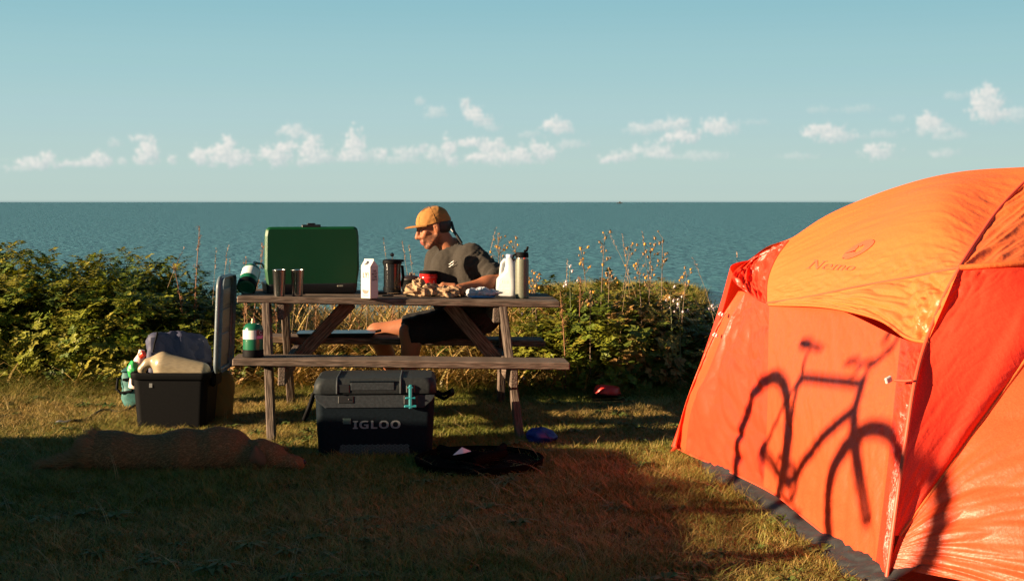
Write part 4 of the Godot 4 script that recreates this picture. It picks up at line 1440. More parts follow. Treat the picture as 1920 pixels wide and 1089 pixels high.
func make_tent() -> void:
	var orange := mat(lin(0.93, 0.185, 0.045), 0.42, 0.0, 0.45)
	var red := mat(lin(0.93, 0.058, 0.024), 0.40, 0.0, 0.45)  # redder copy of the orange cloth, its shade and grazing light painted in
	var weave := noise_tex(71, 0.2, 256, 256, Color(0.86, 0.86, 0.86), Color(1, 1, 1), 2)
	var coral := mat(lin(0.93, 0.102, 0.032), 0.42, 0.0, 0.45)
	var shaded_orange := mat(lin(0.93, 0.070, 0.026), 0.42, 0.0, 0.45)  # same cloth again, weaker light on the rear folds put into the colour
	var crease_tex := ImageTexture.create_from_image(noise(75, 0.012, 3, FastNoiseLite.TYPE_SIMPLEX, FastNoiseLite.FRACTAL_RIDGED).get_seamless_image(512, 512))
	for m in [orange, red, coral, shaded_orange]:
		m.backlight_enabled = true
		tri_tex(m, weave, Vector3(3, 3, 3), true)
		m.backlight = Color(0.78, 0.6, 0.5)
		bump(m, crease_tex, 0.12)
	var trim := mat(lin(0.62, 0.060, 0.022), 0.55)
	var t := thing("dome_tent", "large orange dome tent with painted red shade and a bicycle's shadow on its side", "tent", Vector3(2.36, 0, -6.3))
	t.position = Vector3.ZERO
	var n1 := noise(72, 1.0, 4, FastNoiseLite.TYPE_SIMPLEX, FastNoiseLite.FRACTAL_RIDGED)
	var n2 := noise(73, 1.0, 3)
	var n3 := noise(74, 1.0, 2, FastNoiseLite.TYPE_SIMPLEX, FastNoiseLite.FRACTAL_RIDGED)
	var P1 := [1800, 502, 5.30]
	var K := [1960, 311, 6.35]
	var A := Vector3(0.90, 0.03, -7.43)
	var P3 := Vector3(3.32, 1.08, -5.66)
	var P4 := Vector3(3.05, 1.05, -7.35)
	var C := Vector3(3.78, 0.06, -5.20)
	var D := Vector3(3.42, 0.03, -7.80)
	var E := Vector3(2.45, 0.05, -3.95)
	var apex := Vector3(2.52, 1.03, -5.42)
	# roof panel with the maker's mark
	var roof := [
		[[1438, 568, 6.80], [1520, 556, 6.45], [1610, 537, 6.05], [1700, 521, 5.70], P1],
		[[1440, 525, 6.90], [1530, 490, 6.62], [1630, 452, 6.28], [1742, 424, 5.92], [1832, 452, 5.62]],
		[[1455, 485, 6.95], [1545, 440, 6.80], [1650, 396, 6.56], [1772, 362, 6.22], [1872, 395, 5.95]],
		[[1480, 450, 7.00], [1560, 399, 6.95], [1680, 351, 6.80], [1800, 322, 6.58], K],
	]
	var w := 110
	var h := 80
	var fr := func(u: float, v: float) -> float:
		return 0.0035 * n2.get_noise_2d(u * 3.0 + v * 2.0, v * 9.0) + 0.010 * pow(maxf(0.0, 1.0 - v * 2.6), 1.5) * n1.get_noise_2d((u + v * 1.6) * 5.0, (v - u * 0.18) * 16.0) + 0.006 * maxf(0.0, u - 0.72) * 3.5 * n1.get_noise_2d(u * 3.0, v * 11.0)
	var rp := cloth(roof, w, h, 0.0, 1.0, fr)
	var ro := panel("roof_panel", rp, w, h, orange, t, true)
	# maker's mark: disc and name
	var ink := mat(lin(0.76, 0.078, 0.030), 0.5)
	var disc := mb()
	var ring := []
	var cen := on_cloth(rp, w, h, 1611, 468)
	if cen:
		for k in 40:
			var a := TAU * k / 40.0
			var x := cos(a) * 34.5
			var y := sin(a) * 9.5
			var q := on_cloth(rp, w, h, 1611 + x * 0.872 - y * -0.49 , 468 - x * 0.49 + y * 0.872)
			ring.append(q[0] + q[1] * 0.003)
			var q2 := on_cloth(rp, w, h, 1613 + (x * 0.872 + y * 0.49) * 0.34, 467 + (-x * 0.49 + y * 0.872) * (0.34 if k % 5 else 0.75))
			ring.append(q2[0] + q2[1] * 0.003)
		for k in 40:
			var j := (k + 1) % 40
			disc.quad(ring[k * 2], ring[j * 2], ring[j * 2 + 1], ring[k * 2 + 1])
		part("printed_disc", disc, ink, ro)
	for g in [["N", 0.0, 0.30, 1.0], ["e", 0.32, 0.50, 0.72], ["m", 0.52, 0.80, 0.72], ["o", 0.82, 1.0, 0.72]]:
		var tm := letters(g[0], 1.0, 0.0, false, "Droid Serif") as TextMesh
		var arr := tm.get_mesh_arrays()
		var tv: PackedVector3Array = arr[Mesh.ARRAY_VERTEX]
		var ti: PackedInt32Array = arr[Mesh.ARRAY_INDEX]
		var gm := mb()
		var lo := Vector3.INF
		var hi := -Vector3.INF
		for q in tv:
			lo = lo.min(q)
			hi = hi.max(q)
		var moved := []
		for q in tv:
			var x := lerpf(g[1], g[2], (q.x - lo.x) / (hi.x - lo.x))
			var y: float = (q.y - lo.y) / (hi.y - lo.y) * g[3]
			var s := on_cloth(rp, w, h, 1511.0 + 88.0 * x + 17.0 * y * (1.0 - 0.3 * x), 504.0 + 4.0 * x - 17.0 * y * (1.0 - 0.35 * x))
			moved.append(s[0] + s[1] * 0.003 if s else Vector3.ZERO)
		for k in range(0, ti.size(), 3):
			if moved[ti[k]] == Vector3.ZERO or moved[ti[k + 1]] == Vector3.ZERO or moved[ti[k + 2]] == Vector3.ZERO: continue
			gm.tri(moved[ti[k]], moved[ti[k + 2]], moved[ti[k + 1]])
		part("printed_letter", gm, ink, ro)
	# folded corner of the next panel beside it
	var tip := [
		[[1400, 549, 7.02], [1420, 562, 6.86], [1438, 568, 6.795]],
		[[1373, 519, 7.08], [1412, 528, 7.06], [1440, 525, 6.895]],
		[[1404, 488, 7.14], [1425, 486, 7.12], [1455, 485, 6.945]],
		[[1479, 450, 7.02], [1479.5, 450, 7.01], [1480, 450, 6.995]],
	]
	var ft := func(u: float, v: float) -> float: return 0.020 * n1.get_noise_2d(u * 3.0 + v, v * 2.2 - u * 1.5)
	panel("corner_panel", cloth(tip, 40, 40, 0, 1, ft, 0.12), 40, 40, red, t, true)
	# side wall towards the table
	var wall := [
		[[1385, 546, 7.12], [1398, 548, 7.03], [1443, 570, 6.70], [1560, 577, 6.12], [1690, 634, 5.36], [1738, 640, 5.15]],
		[[1345, 610, 7.20], [1362, 612, 7.12], [1441, 650, 6.55], [1545, 680, 5.86], [1681, 720, 5.16], [1716, 720, 5.00]],
		[[1310, 690, 7.28], [1330, 692, 7.18], [1440, 740, 6.38], [1535, 780, 5.64], [1672, 810, 5.05], [1701, 815, 4.92]],
		[[1283, 765, 7.35], [1297, 768, 7.27], [1437, 830, 6.24], [1530, 880, 5.55], [1660, 920, 4.99], [1686, 920, 4.88]],
		[[1265, 838, 7.43], [1285, 848, 7.36], [1432, 915, 6.15], [1510, 972, 5.62], [1640, 1076, 4.95], [1664, 1080, 4.84]],
	]
	var fs := func(u: float, v: float) -> float: return 0.004 * n2.get_noise_2d(u * 2.0, v * 9.0)
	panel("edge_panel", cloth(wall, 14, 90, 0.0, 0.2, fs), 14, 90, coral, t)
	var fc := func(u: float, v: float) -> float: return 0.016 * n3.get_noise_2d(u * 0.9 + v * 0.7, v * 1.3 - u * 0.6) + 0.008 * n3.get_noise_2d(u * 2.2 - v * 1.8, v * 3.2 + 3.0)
	panel("rear_panel", cloth(wall, 60, 110, 0.2, 0.4, fc, 0.05), 60, 110, shaded_orange, t)
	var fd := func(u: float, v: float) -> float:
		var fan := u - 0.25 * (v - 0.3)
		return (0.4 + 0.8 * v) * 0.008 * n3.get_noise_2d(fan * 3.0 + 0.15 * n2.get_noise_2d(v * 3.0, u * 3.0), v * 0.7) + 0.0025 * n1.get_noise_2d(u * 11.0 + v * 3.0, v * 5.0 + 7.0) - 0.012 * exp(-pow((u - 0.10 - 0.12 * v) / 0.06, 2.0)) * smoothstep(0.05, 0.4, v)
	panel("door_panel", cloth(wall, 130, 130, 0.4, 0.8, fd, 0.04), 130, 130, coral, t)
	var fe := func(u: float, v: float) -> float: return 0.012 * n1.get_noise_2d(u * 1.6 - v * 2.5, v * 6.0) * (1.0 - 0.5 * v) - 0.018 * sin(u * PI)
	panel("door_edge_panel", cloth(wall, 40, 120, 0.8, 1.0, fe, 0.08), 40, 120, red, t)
	# strip under the brow
	var brow := [
		[[1438, 568, 6.80], [1520, 556, 6.45], [1610, 537, 6.05], [1700, 521, 5.70], P1],
		[[1440, 570, 6.74], [1535, 564, 6.28], [1628, 562, 5.84], [1712, 568, 5.45], [1776, 560, 5.21]],
		[[1443, 571, 6.69], [1548, 575, 6.14], [1645, 597, 5.66], [1700, 632, 5.31], [1740, 642, 5.14]],
	]
	var fb := func(u: float, v: float) -> float: return 0.014 * n3.get_noise_2d(u * 2.0 + v * 0.3, v * 1.6 - u * 1.2) + 0.020 * smoothstep(0.60, 0.9, u) * n3.get_noise_2d(u * 6.0 + v * 2.4, v * 1.8 - u * 2.0)
	panel("brow_panel", cloth(brow, 120, 40, 0, 1, fb, 0.08), 120, 40, orange, t)
	# front wall above the awning seam
	var wedge := [
		[P1, [1860, 498, 5.285], [1925, 494, 5.30], [2030, 488, 5.38], P3],
		[[1770, 560, 5.25], [1835, 562, 5.19], [1905, 570, 5.15], [1985, 590, 5.13], Vector3(2.90, 0.98, -5.38)],
		[[1737, 645, 5.14], [1795, 652, 5.09], [1855, 662, 5.055], [1925, 674, 5.04], Vector3(2.44, 0.9, -5.36)],
		[[1700, 815, 4.92], [1735, 814, 4.925], [1780, 808, 4.935], [1838, 794, 4.955], Vector3(2.0, 0.70, -5.26)],
		[[1678, 1004, 4.86], [1682, 1004, 4.865], [1686, 1003, 4.87], [1692, 1001, 4.875], Vector3(1.38, 0.17, -4.91)],
	]
	var fw := func(u: float, v: float) -> float: return 0.012 * pow(1.0 - v, 2.0) * n3.get_noise_2d((u * 0.8 + v) * 3.0, u * 3.0) * smoothstep(0.5, 0.1, u) + 0.002 * n2.get_noise_2d(u * 3.0, v * 4.0) + 0.0012 * n3.get_noise_2d(u * 3.0 + v * 5.0, v * 2.0)
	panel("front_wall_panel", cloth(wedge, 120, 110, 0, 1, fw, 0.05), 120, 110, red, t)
	var crease := [[1688, 1004, 4.872], [1760, 905, 4.905], [1838, 794, 4.955], [1925, 674, 5.04], [1985, 590, 5.13], apex]
	var hem := []
	var low := []
	for k in 6:
		var f := k / 5.0
		var b := Vector3(1.30, 0.07, -4.85).lerp(E, pow(f, 1.1))
		hem.append(b)
		low.append(tp(crease[k]).lerp(b, 0.5) + Vector3(-0.01, 0.02, 0.05) * sin(f * PI))
	var fa := func(u: float, v: float) -> float: return 0.010 * n3.get_noise_2d((v - u * 0.55) * 3.4, u * 0.9 + v * 0.6) * smoothstep(0.0, 0.25, u) + 0.002 * n1.get_noise_2d((v - u * 0.5) * 9.0, u * 2.0)
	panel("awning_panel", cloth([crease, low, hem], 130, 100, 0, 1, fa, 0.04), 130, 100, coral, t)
	# front of the roof
	var froof := [
		[P1, [1860, 498, 5.285], [1925, 494, 5.30], [2030, 488, 5.38], P3],
		[[1832, 452, 5.62], [1890, 442, 5.60], [1960, 436, 5.64], [2060, 426, 5.72], Vector3(3.1, 1.24, -5.80)],
		[[1872, 395, 5.95], [1925, 384, 5.92], [1985, 374, 5.94], [2070, 364, 6.0], Vector3(2.85, 1.37, -6.0)],
		[[1918, 346, 6.20], [1950, 340, 6.17], [1990, 334, 6.18], [2040, 328, 6.22], Vector3(2.62, 1.45, -6.2)],
		[K, Vector3(2.42, 1.494, -6.35), Vector3(2.425, 1.494, -6.35), Vector3(2.43, 1.494, -6.35), Vector3(2.44, 1.492, -6.35)],
	]
	var ff := func(u: float, v: float) -> float: return 0.012 * smoothstep(0.7, 0.05, u) * n3.get_noise_2d(u * 1.2 + v * 0.5, v * 3.4 - u * 3.0) + 0.003 * n2.get_noise_2d(u * 5.0, v * 9.0)
	panel("front_roof_panel", cloth(froof, 110, 90, 0, 1, ff, 0.05), 110, 90, orange, t, true)
	# sides that the photograph does not show
	var right_wedge := [[apex, P3.lerp(apex, 0.4), P3], [Vector3(3.0, 0.62, -4.95), Vector3(3.3, 0.7, -5.3), Vector3(3.52, 0.62, -5.45)], [E, Vector3(3.2, 0.05, -4.6), C]]
	panel("awning_panel", cloth(right_wedge, 24, 24), 24, 24, orange, t)
	var rwall := [[P3, P3.lerp(P4, 0.5) + Vector3(0.06, 0.03, 0), P4], [P3.lerp(C, 0.5) + Vector3(0.10, 0, 0), Vector3(3.5, 0.55, -6.5), P4.lerp(D, 0.5) + Vector3(0.10, 0, 0)], [C, C.lerp(D, 0.5), D]]
	panel("side_wall_panel", cloth(rwall, 24, 24), 24, 24, orange, t)
	var P2 := at(1404, 488, 7.14)
	var bwall := [[P4, P4.lerp(P2, 0.5) + Vector3(0, 0.05, -0.05), P2, at(1373, 519, 7.09)], [P4.lerp(D, 0.5) + Vector3(0, 0, -0.1), Vector3(2.1, 0.55, -7.8), at(1372, 600, 7.45), at(1346, 610, 7.26)], [D, D.lerp(A, 0.5), at(1300, 836, 7.52), at(1266, 838, 7.44)]]
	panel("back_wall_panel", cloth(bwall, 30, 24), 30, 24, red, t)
	var broof := [[at(1480, 450, 7.01), at(1560, 399, 6.96), at(1680, 351, 6.81), at(1800, 322, 6.59), tp(K)], [at(1440, 462, 7.1), Vector3(1.75, 1.2, -7.1), Vector3(2.1, 1.3, -7.05), Vector3(2.4, 1.36, -6.95), Vector3(2.6, 1.40, -6.7)], [P2, P2.lerp(P4, 0.25) + Vector3(0, 0.05, 0), P2.lerp(P4, 0.5) + Vector3(0, 0.06, 0), P2.lerp(P4, 0.75) + Vector3(0, 0.05, 0), P4]]
	panel("back_roof_panel", cloth(broof, 40, 24), 40, 24, orange, t, true)
	var sroof := [[tp(K), tp(K), tp(K)], [P3.lerp(tp(K), 0.5) + Vector3(0, 0.08, 0), Vector3(2.9, 1.32, -6.45), P4.lerp(tp(K), 0.5) + Vector3(0, 0.08, 0)], [P3, P3.lerp(P4, 0.5) + Vector3(0.06, 0.03, 0), P4]]
	panel("side_roof_panel", cloth(sroof, 24, 24), 24, 24, orange, t)
	# floor tub of dark cloth, showing below the side's hem
	var grey := tri_tex(mat(lin(0.022, 0.022, 0.023), 0.6), M.mottle_tex, Vector3(5, 5, 5), true)
	var g0 := [Vector3(0.925, 0.0, -7.36), Vector3(0.915, 0.0, -7.0), Vector3(0.925, 0.0, -6.67), Vector3(1.045, 0, -6.11), Vector3(1.12, 0, -5.41), Vector3(1.168, 0, -5.02), Vector3(1.24, 0, -4.78)]
	var g1 := []
	var g2 := []
	for q in g0:
		q += Vector3(0.025, 0, 0)
		g1.append(q + Vector3(0.045, 0.045, 0))
		g2.append(q + Vector3(0.13, 0.095, 0))
	var fg := func(u: float, v: float) -> float: return 0.008 * n1.get_noise_2d(u * 9.0, v * 1.5 + u * 3.0)
	panel("floor_tub", cloth([g2, g1, g0], 120, 16, 0, 1, fg, 0.03), 120, 16, grey, t)
	var gf := mb()
	gf.quad(Vector3(0.93, 0.012, -7.36), Vector3(1.24, 0.012, -4.80), C + Vector3(0, -0.045, 0.0), D + Vector3(0, -0.015, 0))
	part("floor", gf, grey, t)
	# pole sleeves and seams
	seam("pole_sleeve", [P1, [1770, 560, 5.25], [1737, 643, 5.14], [1716, 720, 4.995], [1701, 815, 4.915], [1686, 920, 4.875], [1664, 1084, 4.835]], 0.0085, trim, t)
	seam("pole_sleeve", [P1, [1832, 452, 5.615], [1872, 395, 5.945], [1918, 346, 6.195], K], 0.009, trim, t)
	seam("awning_seam", crease, 0.0075, orange, t)
	seam("brow_seam", [P1, [1860, 498, 5.28], [1925, 494, 5.295], [2030, 488, 5.375], P3], 0.012, orange, t)
	seam("brow_edge", brow[0], 0.0045, trim, t)
	seam("side_hem", wall[4], 0.004, trim, t)
	seam("door_hem", [[1443, 571, 6.685], [1548, 575, 6.135], [1645, 597, 5.655], [1700, 632, 5.305], [1740, 642, 5.135]], 0.007, orange, t)
	# strap with its buckle, clips on the edge, pegged guy strap
	var strap := mb()
	strap.tube([at(1711, 713, 4.99), at(1700, 714, 5.00), at(1678, 713, 5.02)], 0.005, 6)
	var so := part("door_strap", strap, trim, t)
	var bk := mb()
	bk.box(Vector3(0.030, 0.022, 0.012), turned(at(1667, 712, 5.03), Vector3(0, 30, 20)), 0.003)
	part("buckle", bk, mat(lin(0.42, 0.41, 0.40), 0.35), so)
	for q in [[1351, 588, 7.12], [1340, 627, 7.13]]:
		var cl := mb()
		cl.box(Vector3(0.020, 0.012, 0.010), turned(tp(q), Vector3(0, 20, 40)), 0.002)
		cl.box(Vector3(0.012, 0.016, 0.008), turned(tp(q) + Vector3(0.012, -0.006, 0.004), Vector3(0, 20, -30)), 0.002)
		part("clip", cl, mat(lin(0.5, 0.5, 0.5), 0.4), t)
	var guy := mb()
	guy.tube([at(1268, 838, 7.42), at(1255, 852, 7.40), on_lawn(1240, 866) + Vector3(0, 0.01, 0)], [0.010, 0.007, 0.005], 6)
	part("guy_strap", guy, trim, t)
# ---------------------------------------------------------------- car and bicycle, outside the frame: they shade the lawn and the tent
func make_car_and_bicycle() -> void:
	var cx := -5.52
	var car := thing("station_wagon", "dark blue station wagon with a roof rack parked on the lawn", "car", Vector3(cx, 0, 0.28))
	var paint := mat(lin(0.03, 0.04, 0.06), 0.3, 0.2)
	paint.clearcoat_enabled = true
	paint.clearcoat = 1.0
	var rubber := mat(lin(0.015, 0.015, 0.015), 0.8)
	var glass := mat(lin(0.012, 0.014, 0.016), 0.06)
	# side profile, x of the outline runs towards the camera (z)
	var side := Basis(Vector3.BACK, Vector3.UP, Vector3.LEFT)
	var lower := mb()
	lower.prism([Vector2(-7.42, 0.45), Vector2(-7.38, 0.27), Vector2(-7.1, 0.20), Vector2(-3.0, 0.22), Vector2(-2.72, 0.30), Vector2(-2.68, 0.60), Vector2(-2.74, 0.90), Vector2(-2.95, 0.98), Vector2(-6.50, 0.95), Vector2(-6.80, 0.86), Vector2(-7.25, 0.72), Vector2(-7.42, 0.58)], 1.78, Transform3D(side, Vector3.ZERO), 0.07)
	part("body", lower, paint, car)
	var top := mb()
	top.prism([Vector2(-6.60, 0.91), Vector2(-2.88, 0.96), Vector2(-2.98, 1.20), Vector2(-3.12, 1.38), Vector2(-3.4, 1.46), Vector2(-4.4, 1.485), Vector2(-5.4, 1.475), Vector2(-5.95, 1.44), Vector2(-6.18, 1.33)], 1.66, Transform3D(side, Vector3.ZERO), 0.05)
	for k in top.v.size():
		var q := top.v[k]
		top.v[k].x = q.x * (1.0 - 0.10 * clampf((q.y - 0.95) / 0.5, 0.0, 1.0))
	top.smooth_normals()
	top.facet()
	part("cabin", top, paint, car)
	for s in [-1, 1]:
		for wnd in [[-3.10, -3.24, -3.95], [-4.03, -4.03, -4.92], [-5.0, -5.0, -6.38]]:
			var m := mb()
			var lowz: float = wnd[0]
			var x0: float = s * 0.832
			var x1: float = s * 0.772
			var c := [Vector3(x0, 1.0, lowz), Vector3(x0, 1.0, wnd[2]), Vector3(x1, 1.36, wnd[2] + (0.34 if wnd[2] < -6.0 else 0.0)), Vector3(x1, 1.36, wnd[1] - 0.05)]
			if s < 0: m.quad(c[3], c[2], c[1], c[0])
			else: m.quad(c[0], c[1], c[2], c[3])
			part("side_window", m, glass, car)
		var mir := mb()
		mir.ball(Vector3(s * 0.98, 1.02, -6.2), Vector3(0.10, 0.075, 0.06))
		part("mirror", mir, paint, car)
		var hl := mb()
		hl.ball(Vector3(s * 0.66, 0.64, -7.28), Vector3(0.17, 0.07, 0.09))
		part("headlight", hl, mat(lin(0.7, 0.7, 0.72), 0.1), car)
		var tl := mb()
		tl.box(Vector3(0.16, 0.30, 0.06), xf(Vector3(s * 0.76, 0.82, -2.72)), 0.02)
		part("tail_light", tl, mat(lin(0.35, 0.01, 0.01), 0.2), car)
		var rail := mb()
		rail.tube([Vector3(s * 0.68, 1.42, -3.45), Vector3(s * 0.68, 1.50, -3.55), Vector3(s * 0.68, 1.53, -4.4), Vector3(s * 0.68, 1.50, -5.05), Vector3(s * 0.68, 1.42, -5.15)], 0.015, 8)
		part("roof_rail", rail, M.black_plastic, car)
		for z in [-6.55, -3.7]:
			var wheel := mb()
			var b := along(Vector3(s, 0, 0))
			wheel.lathe([Vector2(0.20, -0.10), Vector2(0.29, -0.105), Vector2(0.322, -0.08), Vector2(0.328, 0.0), Vector2(0.322, 0.08), Vector2(0.29, 0.105), Vector2(0.20, 0.10)], 36, xf(Vector3(s * 0.80, 0.328, z), b))
			var wo := part("wheel", wheel, rubber, car)
			var rim := mb()
			rim.lathe([Vector2(0.0, 0.06), Vector2(0.05, 0.085), Vector2(0.07, 0.07), Vector2(0.18, 0.06), Vector2(0.205, 0.10), Vector2(0.21, 0.09)], 20, xf(Vector3(s * 0.80, 0.328, z), b))
			part("rim", rim, M.steel, wo)
	var ws := mb()
	ws.quad(Vector3(0.74, 0.975, -6.555), Vector3(-0.74, 0.975, -6.555), Vector3(-0.69, 1.31, -6.215), Vector3(0.69, 1.31, -6.215))
	part("windscreen", ws, glass, car)
	var rw := mb()
	rw.quad(Vector3(-0.70, 1.04, -2.92), Vector3(0.70, 1.04, -2.92), Vector3(0.64, 1.34, -3.185), Vector3(-0.64, 1.34, -3.185))
	part("rear_window", rw, glass, car)
	for z in [-3.6, -4.5]:
		var bar := mb()
		bar.box(Vector3(1.42, 0.03, 0.07), xf(Vector3(0, 1.555, z)), 0.01)
		part("roof_bar", bar, M.black_plastic, car)
	var tray := mb()
	tray.box(Vector3(0.09, 0.035, 1.9), xf(Vector3(-0.02, 1.580, -3.76)), 0.008)
	part("bicycle_tray", tray, M.black_plastic, car)
	# the bicycle, front wheel to the camera
	var hub := Vector3(-5.54, 1.965, -4.10)
	var bike := thing("bicycle", "black bicycle carried upright on the roof of the station wagon", "bicycle", hub)
	var fr := mat(lin(0.02, 0.02, 0.022), 0.35)
	var pt := func(z: float, y: float, x := 0.0) -> Vector3: return Vector3(x, y, z)
	var bb: Vector3 = pt.call(0.42, -0.06)
	var seat: Vector3 = pt.call(0.28, 0.39)
	var head0: Vector3 = pt.call(0.91, 0.50)
	var head1: Vector3 = pt.call(0.96, 0.37)
	var front: Vector3 = pt.call(1.24, 0.0)
	for e in [["top_tube", seat, head0 + Vector3(0, -0.03, 0.01), 0.024], ["down_tube", bb, head1, 0.032], ["seat_tube", bb, seat + Vector3(0, 0.06, -0.02), 0.022], ["head_tube", head0, head1, 0.03], ["seat_post", seat, pt.call(0.245, 0.51), 0.014]]:
		var m := mb()
		m.tube([e[1], e[2]], e[3], 10)
		part(e[0], m, fr, bike)
	for s in [-1, 1]:
		var m := mb()
		m.tube([Vector3(s * 0.065, 0, 0), bb + Vector3(s * 0.03, 0, 0)], 0.014, 8)
		part("chain_stay", m, fr, bike)
		var m2 := mb()
		m2.tube([Vector3(s * 0.065, 0, 0), seat + Vector3(s * 0.02, -0.02, 0)], 0.012, 8)
		part("seat_stay", m2, fr, bike)
		var m3 := mb()
		m3.tube([head1 + Vector3(s * 0.03, -0.01, 0), head1.lerp(front, 0.45) + Vector3(s * 0.05, 0, -0.01), front + Vector3(s * 0.052, 0, 0)], [0.022, 0.021, 0.017], 8)
		part("fork_blade", m3, fr, bike)
		var m4 := mb()
		m4.tube([bb + Vector3(s * 0.05, 0, 0), bb + Vector3(s * 0.08, -0.12 * s, 0.11 * s)], 0.010, 8)
		m4.box(Vector3(0.09, 0.022, 0.075), xf(bb + Vector3(s * 0.12, -0.12 * s, 0.11 * s)), 0.005)
		part("crank", m4, M.black_plastic, bike)
	var ring := mb()
	ring.lathe([Vector2(0.06, -0.002), Vector2(0.092, -0.002), Vector2(0.095, 0.0), Vector2(0.092, 0.002), Vector2(0.06, 0.002)], 30, xf(bb + Vector3(0.05, 0, 0), along(Vector3.RIGHT)))
	part("chainring", ring, M.bolt, bike)
	var cas := mb()
	cas.lathe([Vector2(0.0, -0.01), Vector2(0.05, -0.008), Vector2(0.03, 0.012), Vector2(0.0, 0.014)], 24, xf(Vector3(0.035, 0, 0), along(Vector3.RIGHT)))
	cas.tube([Vector3(0.05, -0.03, 0.01), Vector3(0.055, -0.13, 0.05)], 0.012, 8)
	part("sprocket", cas, M.bolt, bike)
	var sd := mb()
	sd.ball(Vector3(0, 0.535, 0.18), Vector3(0.068, 0.026, 0.08))
	sd.ball(Vector3(0, 0.538, 0.30), Vector3(0.026, 0.018, 0.10))
	part("saddle", sd, M.black_plastic, bike)
	var stem := mb()
	stem.tube([head0, head0 + Vector3(0, 0.04, -0.01), head0 + Vector3(0, 0.085, 0.06)], 0.016, 8)
	part("stem", stem, fr, bike)
	var hb := mb()
	hb.tube([Vector3(-0.32, 0.615, 0.89), Vector3(-0.10, 0.60, 0.97), Vector3(0.10, 0.60, 0.97), Vector3(0.32, 0.615, 0.89)], 0.015, 8)
	part("handlebar", hb, fr, bike)
	for s in [-1, 1]:
		var gp := mb()
		gp.tube([Vector3(s * 0.22, 0.608, 0.835), Vector3(s * 0.34, 0.617, 0.792)], 0.019, 8)
		part("grip", gp, rubber, bike)
		var lv := mb()
		lv.tube([Vector3(s * 0.20, 0.60, 0.85), Vector3(s * 0.22, 0.575, 0.90), Vector3(s * 0.30, 0.555, 0.885)], 0.007, 6)
		part("brake_lever", lv, M.black_plastic, bike)
	for c in [Vector3.ZERO, front]:
		var ty := mb()
		var path := []
		for k in 49: path.append(c + Vector3(0, sin(TAU * k / 48.0), cos(TAU * k / 48.0)) * 0.35)
		ty.tube(path, 0.034, 10, false)
		var wo := part("wheel", ty, rubber, bike)
		var rm := mb()
		var p2 := []
		for k in 49: p2.append(c + Vector3(0, sin(TAU * k / 48.0), cos(TAU * k / 48.0)) * 0.312)
		rm.tube(p2, 0.009, 8, false)
		part("rim", rm, M.black_plastic, wo)
		var hbm := mb()
		hbm.tube([c + Vector3(-0.055, 0, 0), c + Vector3(0.055, 0, 0)], 0.018, 10)
		part("hub", hbm, M.bolt, wo)
		for k in 20:
			var a := TAU * k / 20.0
			var sp := mb()
			sp.tube([c + Vector3(0.025 if k % 2 else -0.025, sin(a + 0.5) * 0.018, cos(a + 0.5) * 0.018), c + Vector3(0, sin(a), cos(a)) * 0.31], 0.001, 4, false)
			part("spoke", sp, M.steel, wo)
# ---------------------------------------------------------------- the man at the table
func hand_limbs(wrist: Vector3, dir: Vector3, back: Vector3, thumb_side: float, curl: float) -> Array:
	# dir: from wrist to knuckles; back: out of the back of the hand
	var z := dir.normalized()
	var y := (back - z * back.dot(z)).normalized()
	var x := y.cross(z) * thumb_side       # towards the thumb
	var l := []
	var root := []
	for k in 4:
		var off := (1.5 - k) * 0.0205
		var r := wrist + z * (0.088 - 0.006 * absf(k - 1.0)) + x * off
		root.append(r)
		l.append([wrist + x * off * 0.55 + z * 0.01, r, 0.0155, 0.0118])
	var bend := [0.55, 0.75, 0.45]
	for k in 4:
		var p: Vector3 = root[k]
		var a := 0.15
		var size: float = [0.92, 1.0, 0.94, 0.76][k]
		for s in 3:
			a += bend[s] * curl * (1.0 + 0.08 * k)
			var seg: float = [0.044, 0.027, 0.021][s] * size
			var n: Vector3 = p + (z * cos(a) - y * sin(a)) * seg + x * (1.5 - k) * 0.0016
			l.append([p, n, 0.0098 - 0.0009 * s, 0.0090 - 0.0009 * s])
			p = n
	var t0 := wrist + z * 0.028 + x * 0.026 - y * 0.004
	var t1 := t0 + z * 0.034 + x * 0.026 - y * 0.014
	var t2 := t1 + z * 0.029 + x * 0.006 - y * 0.014
	var t3 := t2 + z * 0.022 - x * 0.004 - y * 0.010
	l.append([wrist + z * 0.012 + x * 0.01, t0, 0.017, 0.0145])
	l.append([t0, t1, 0.0145, 0.0115])
	l.append([t1, t2, 0.0112, 0.0100])
	l.append([t2, t3, 0.0098, 0.0082])
	return l

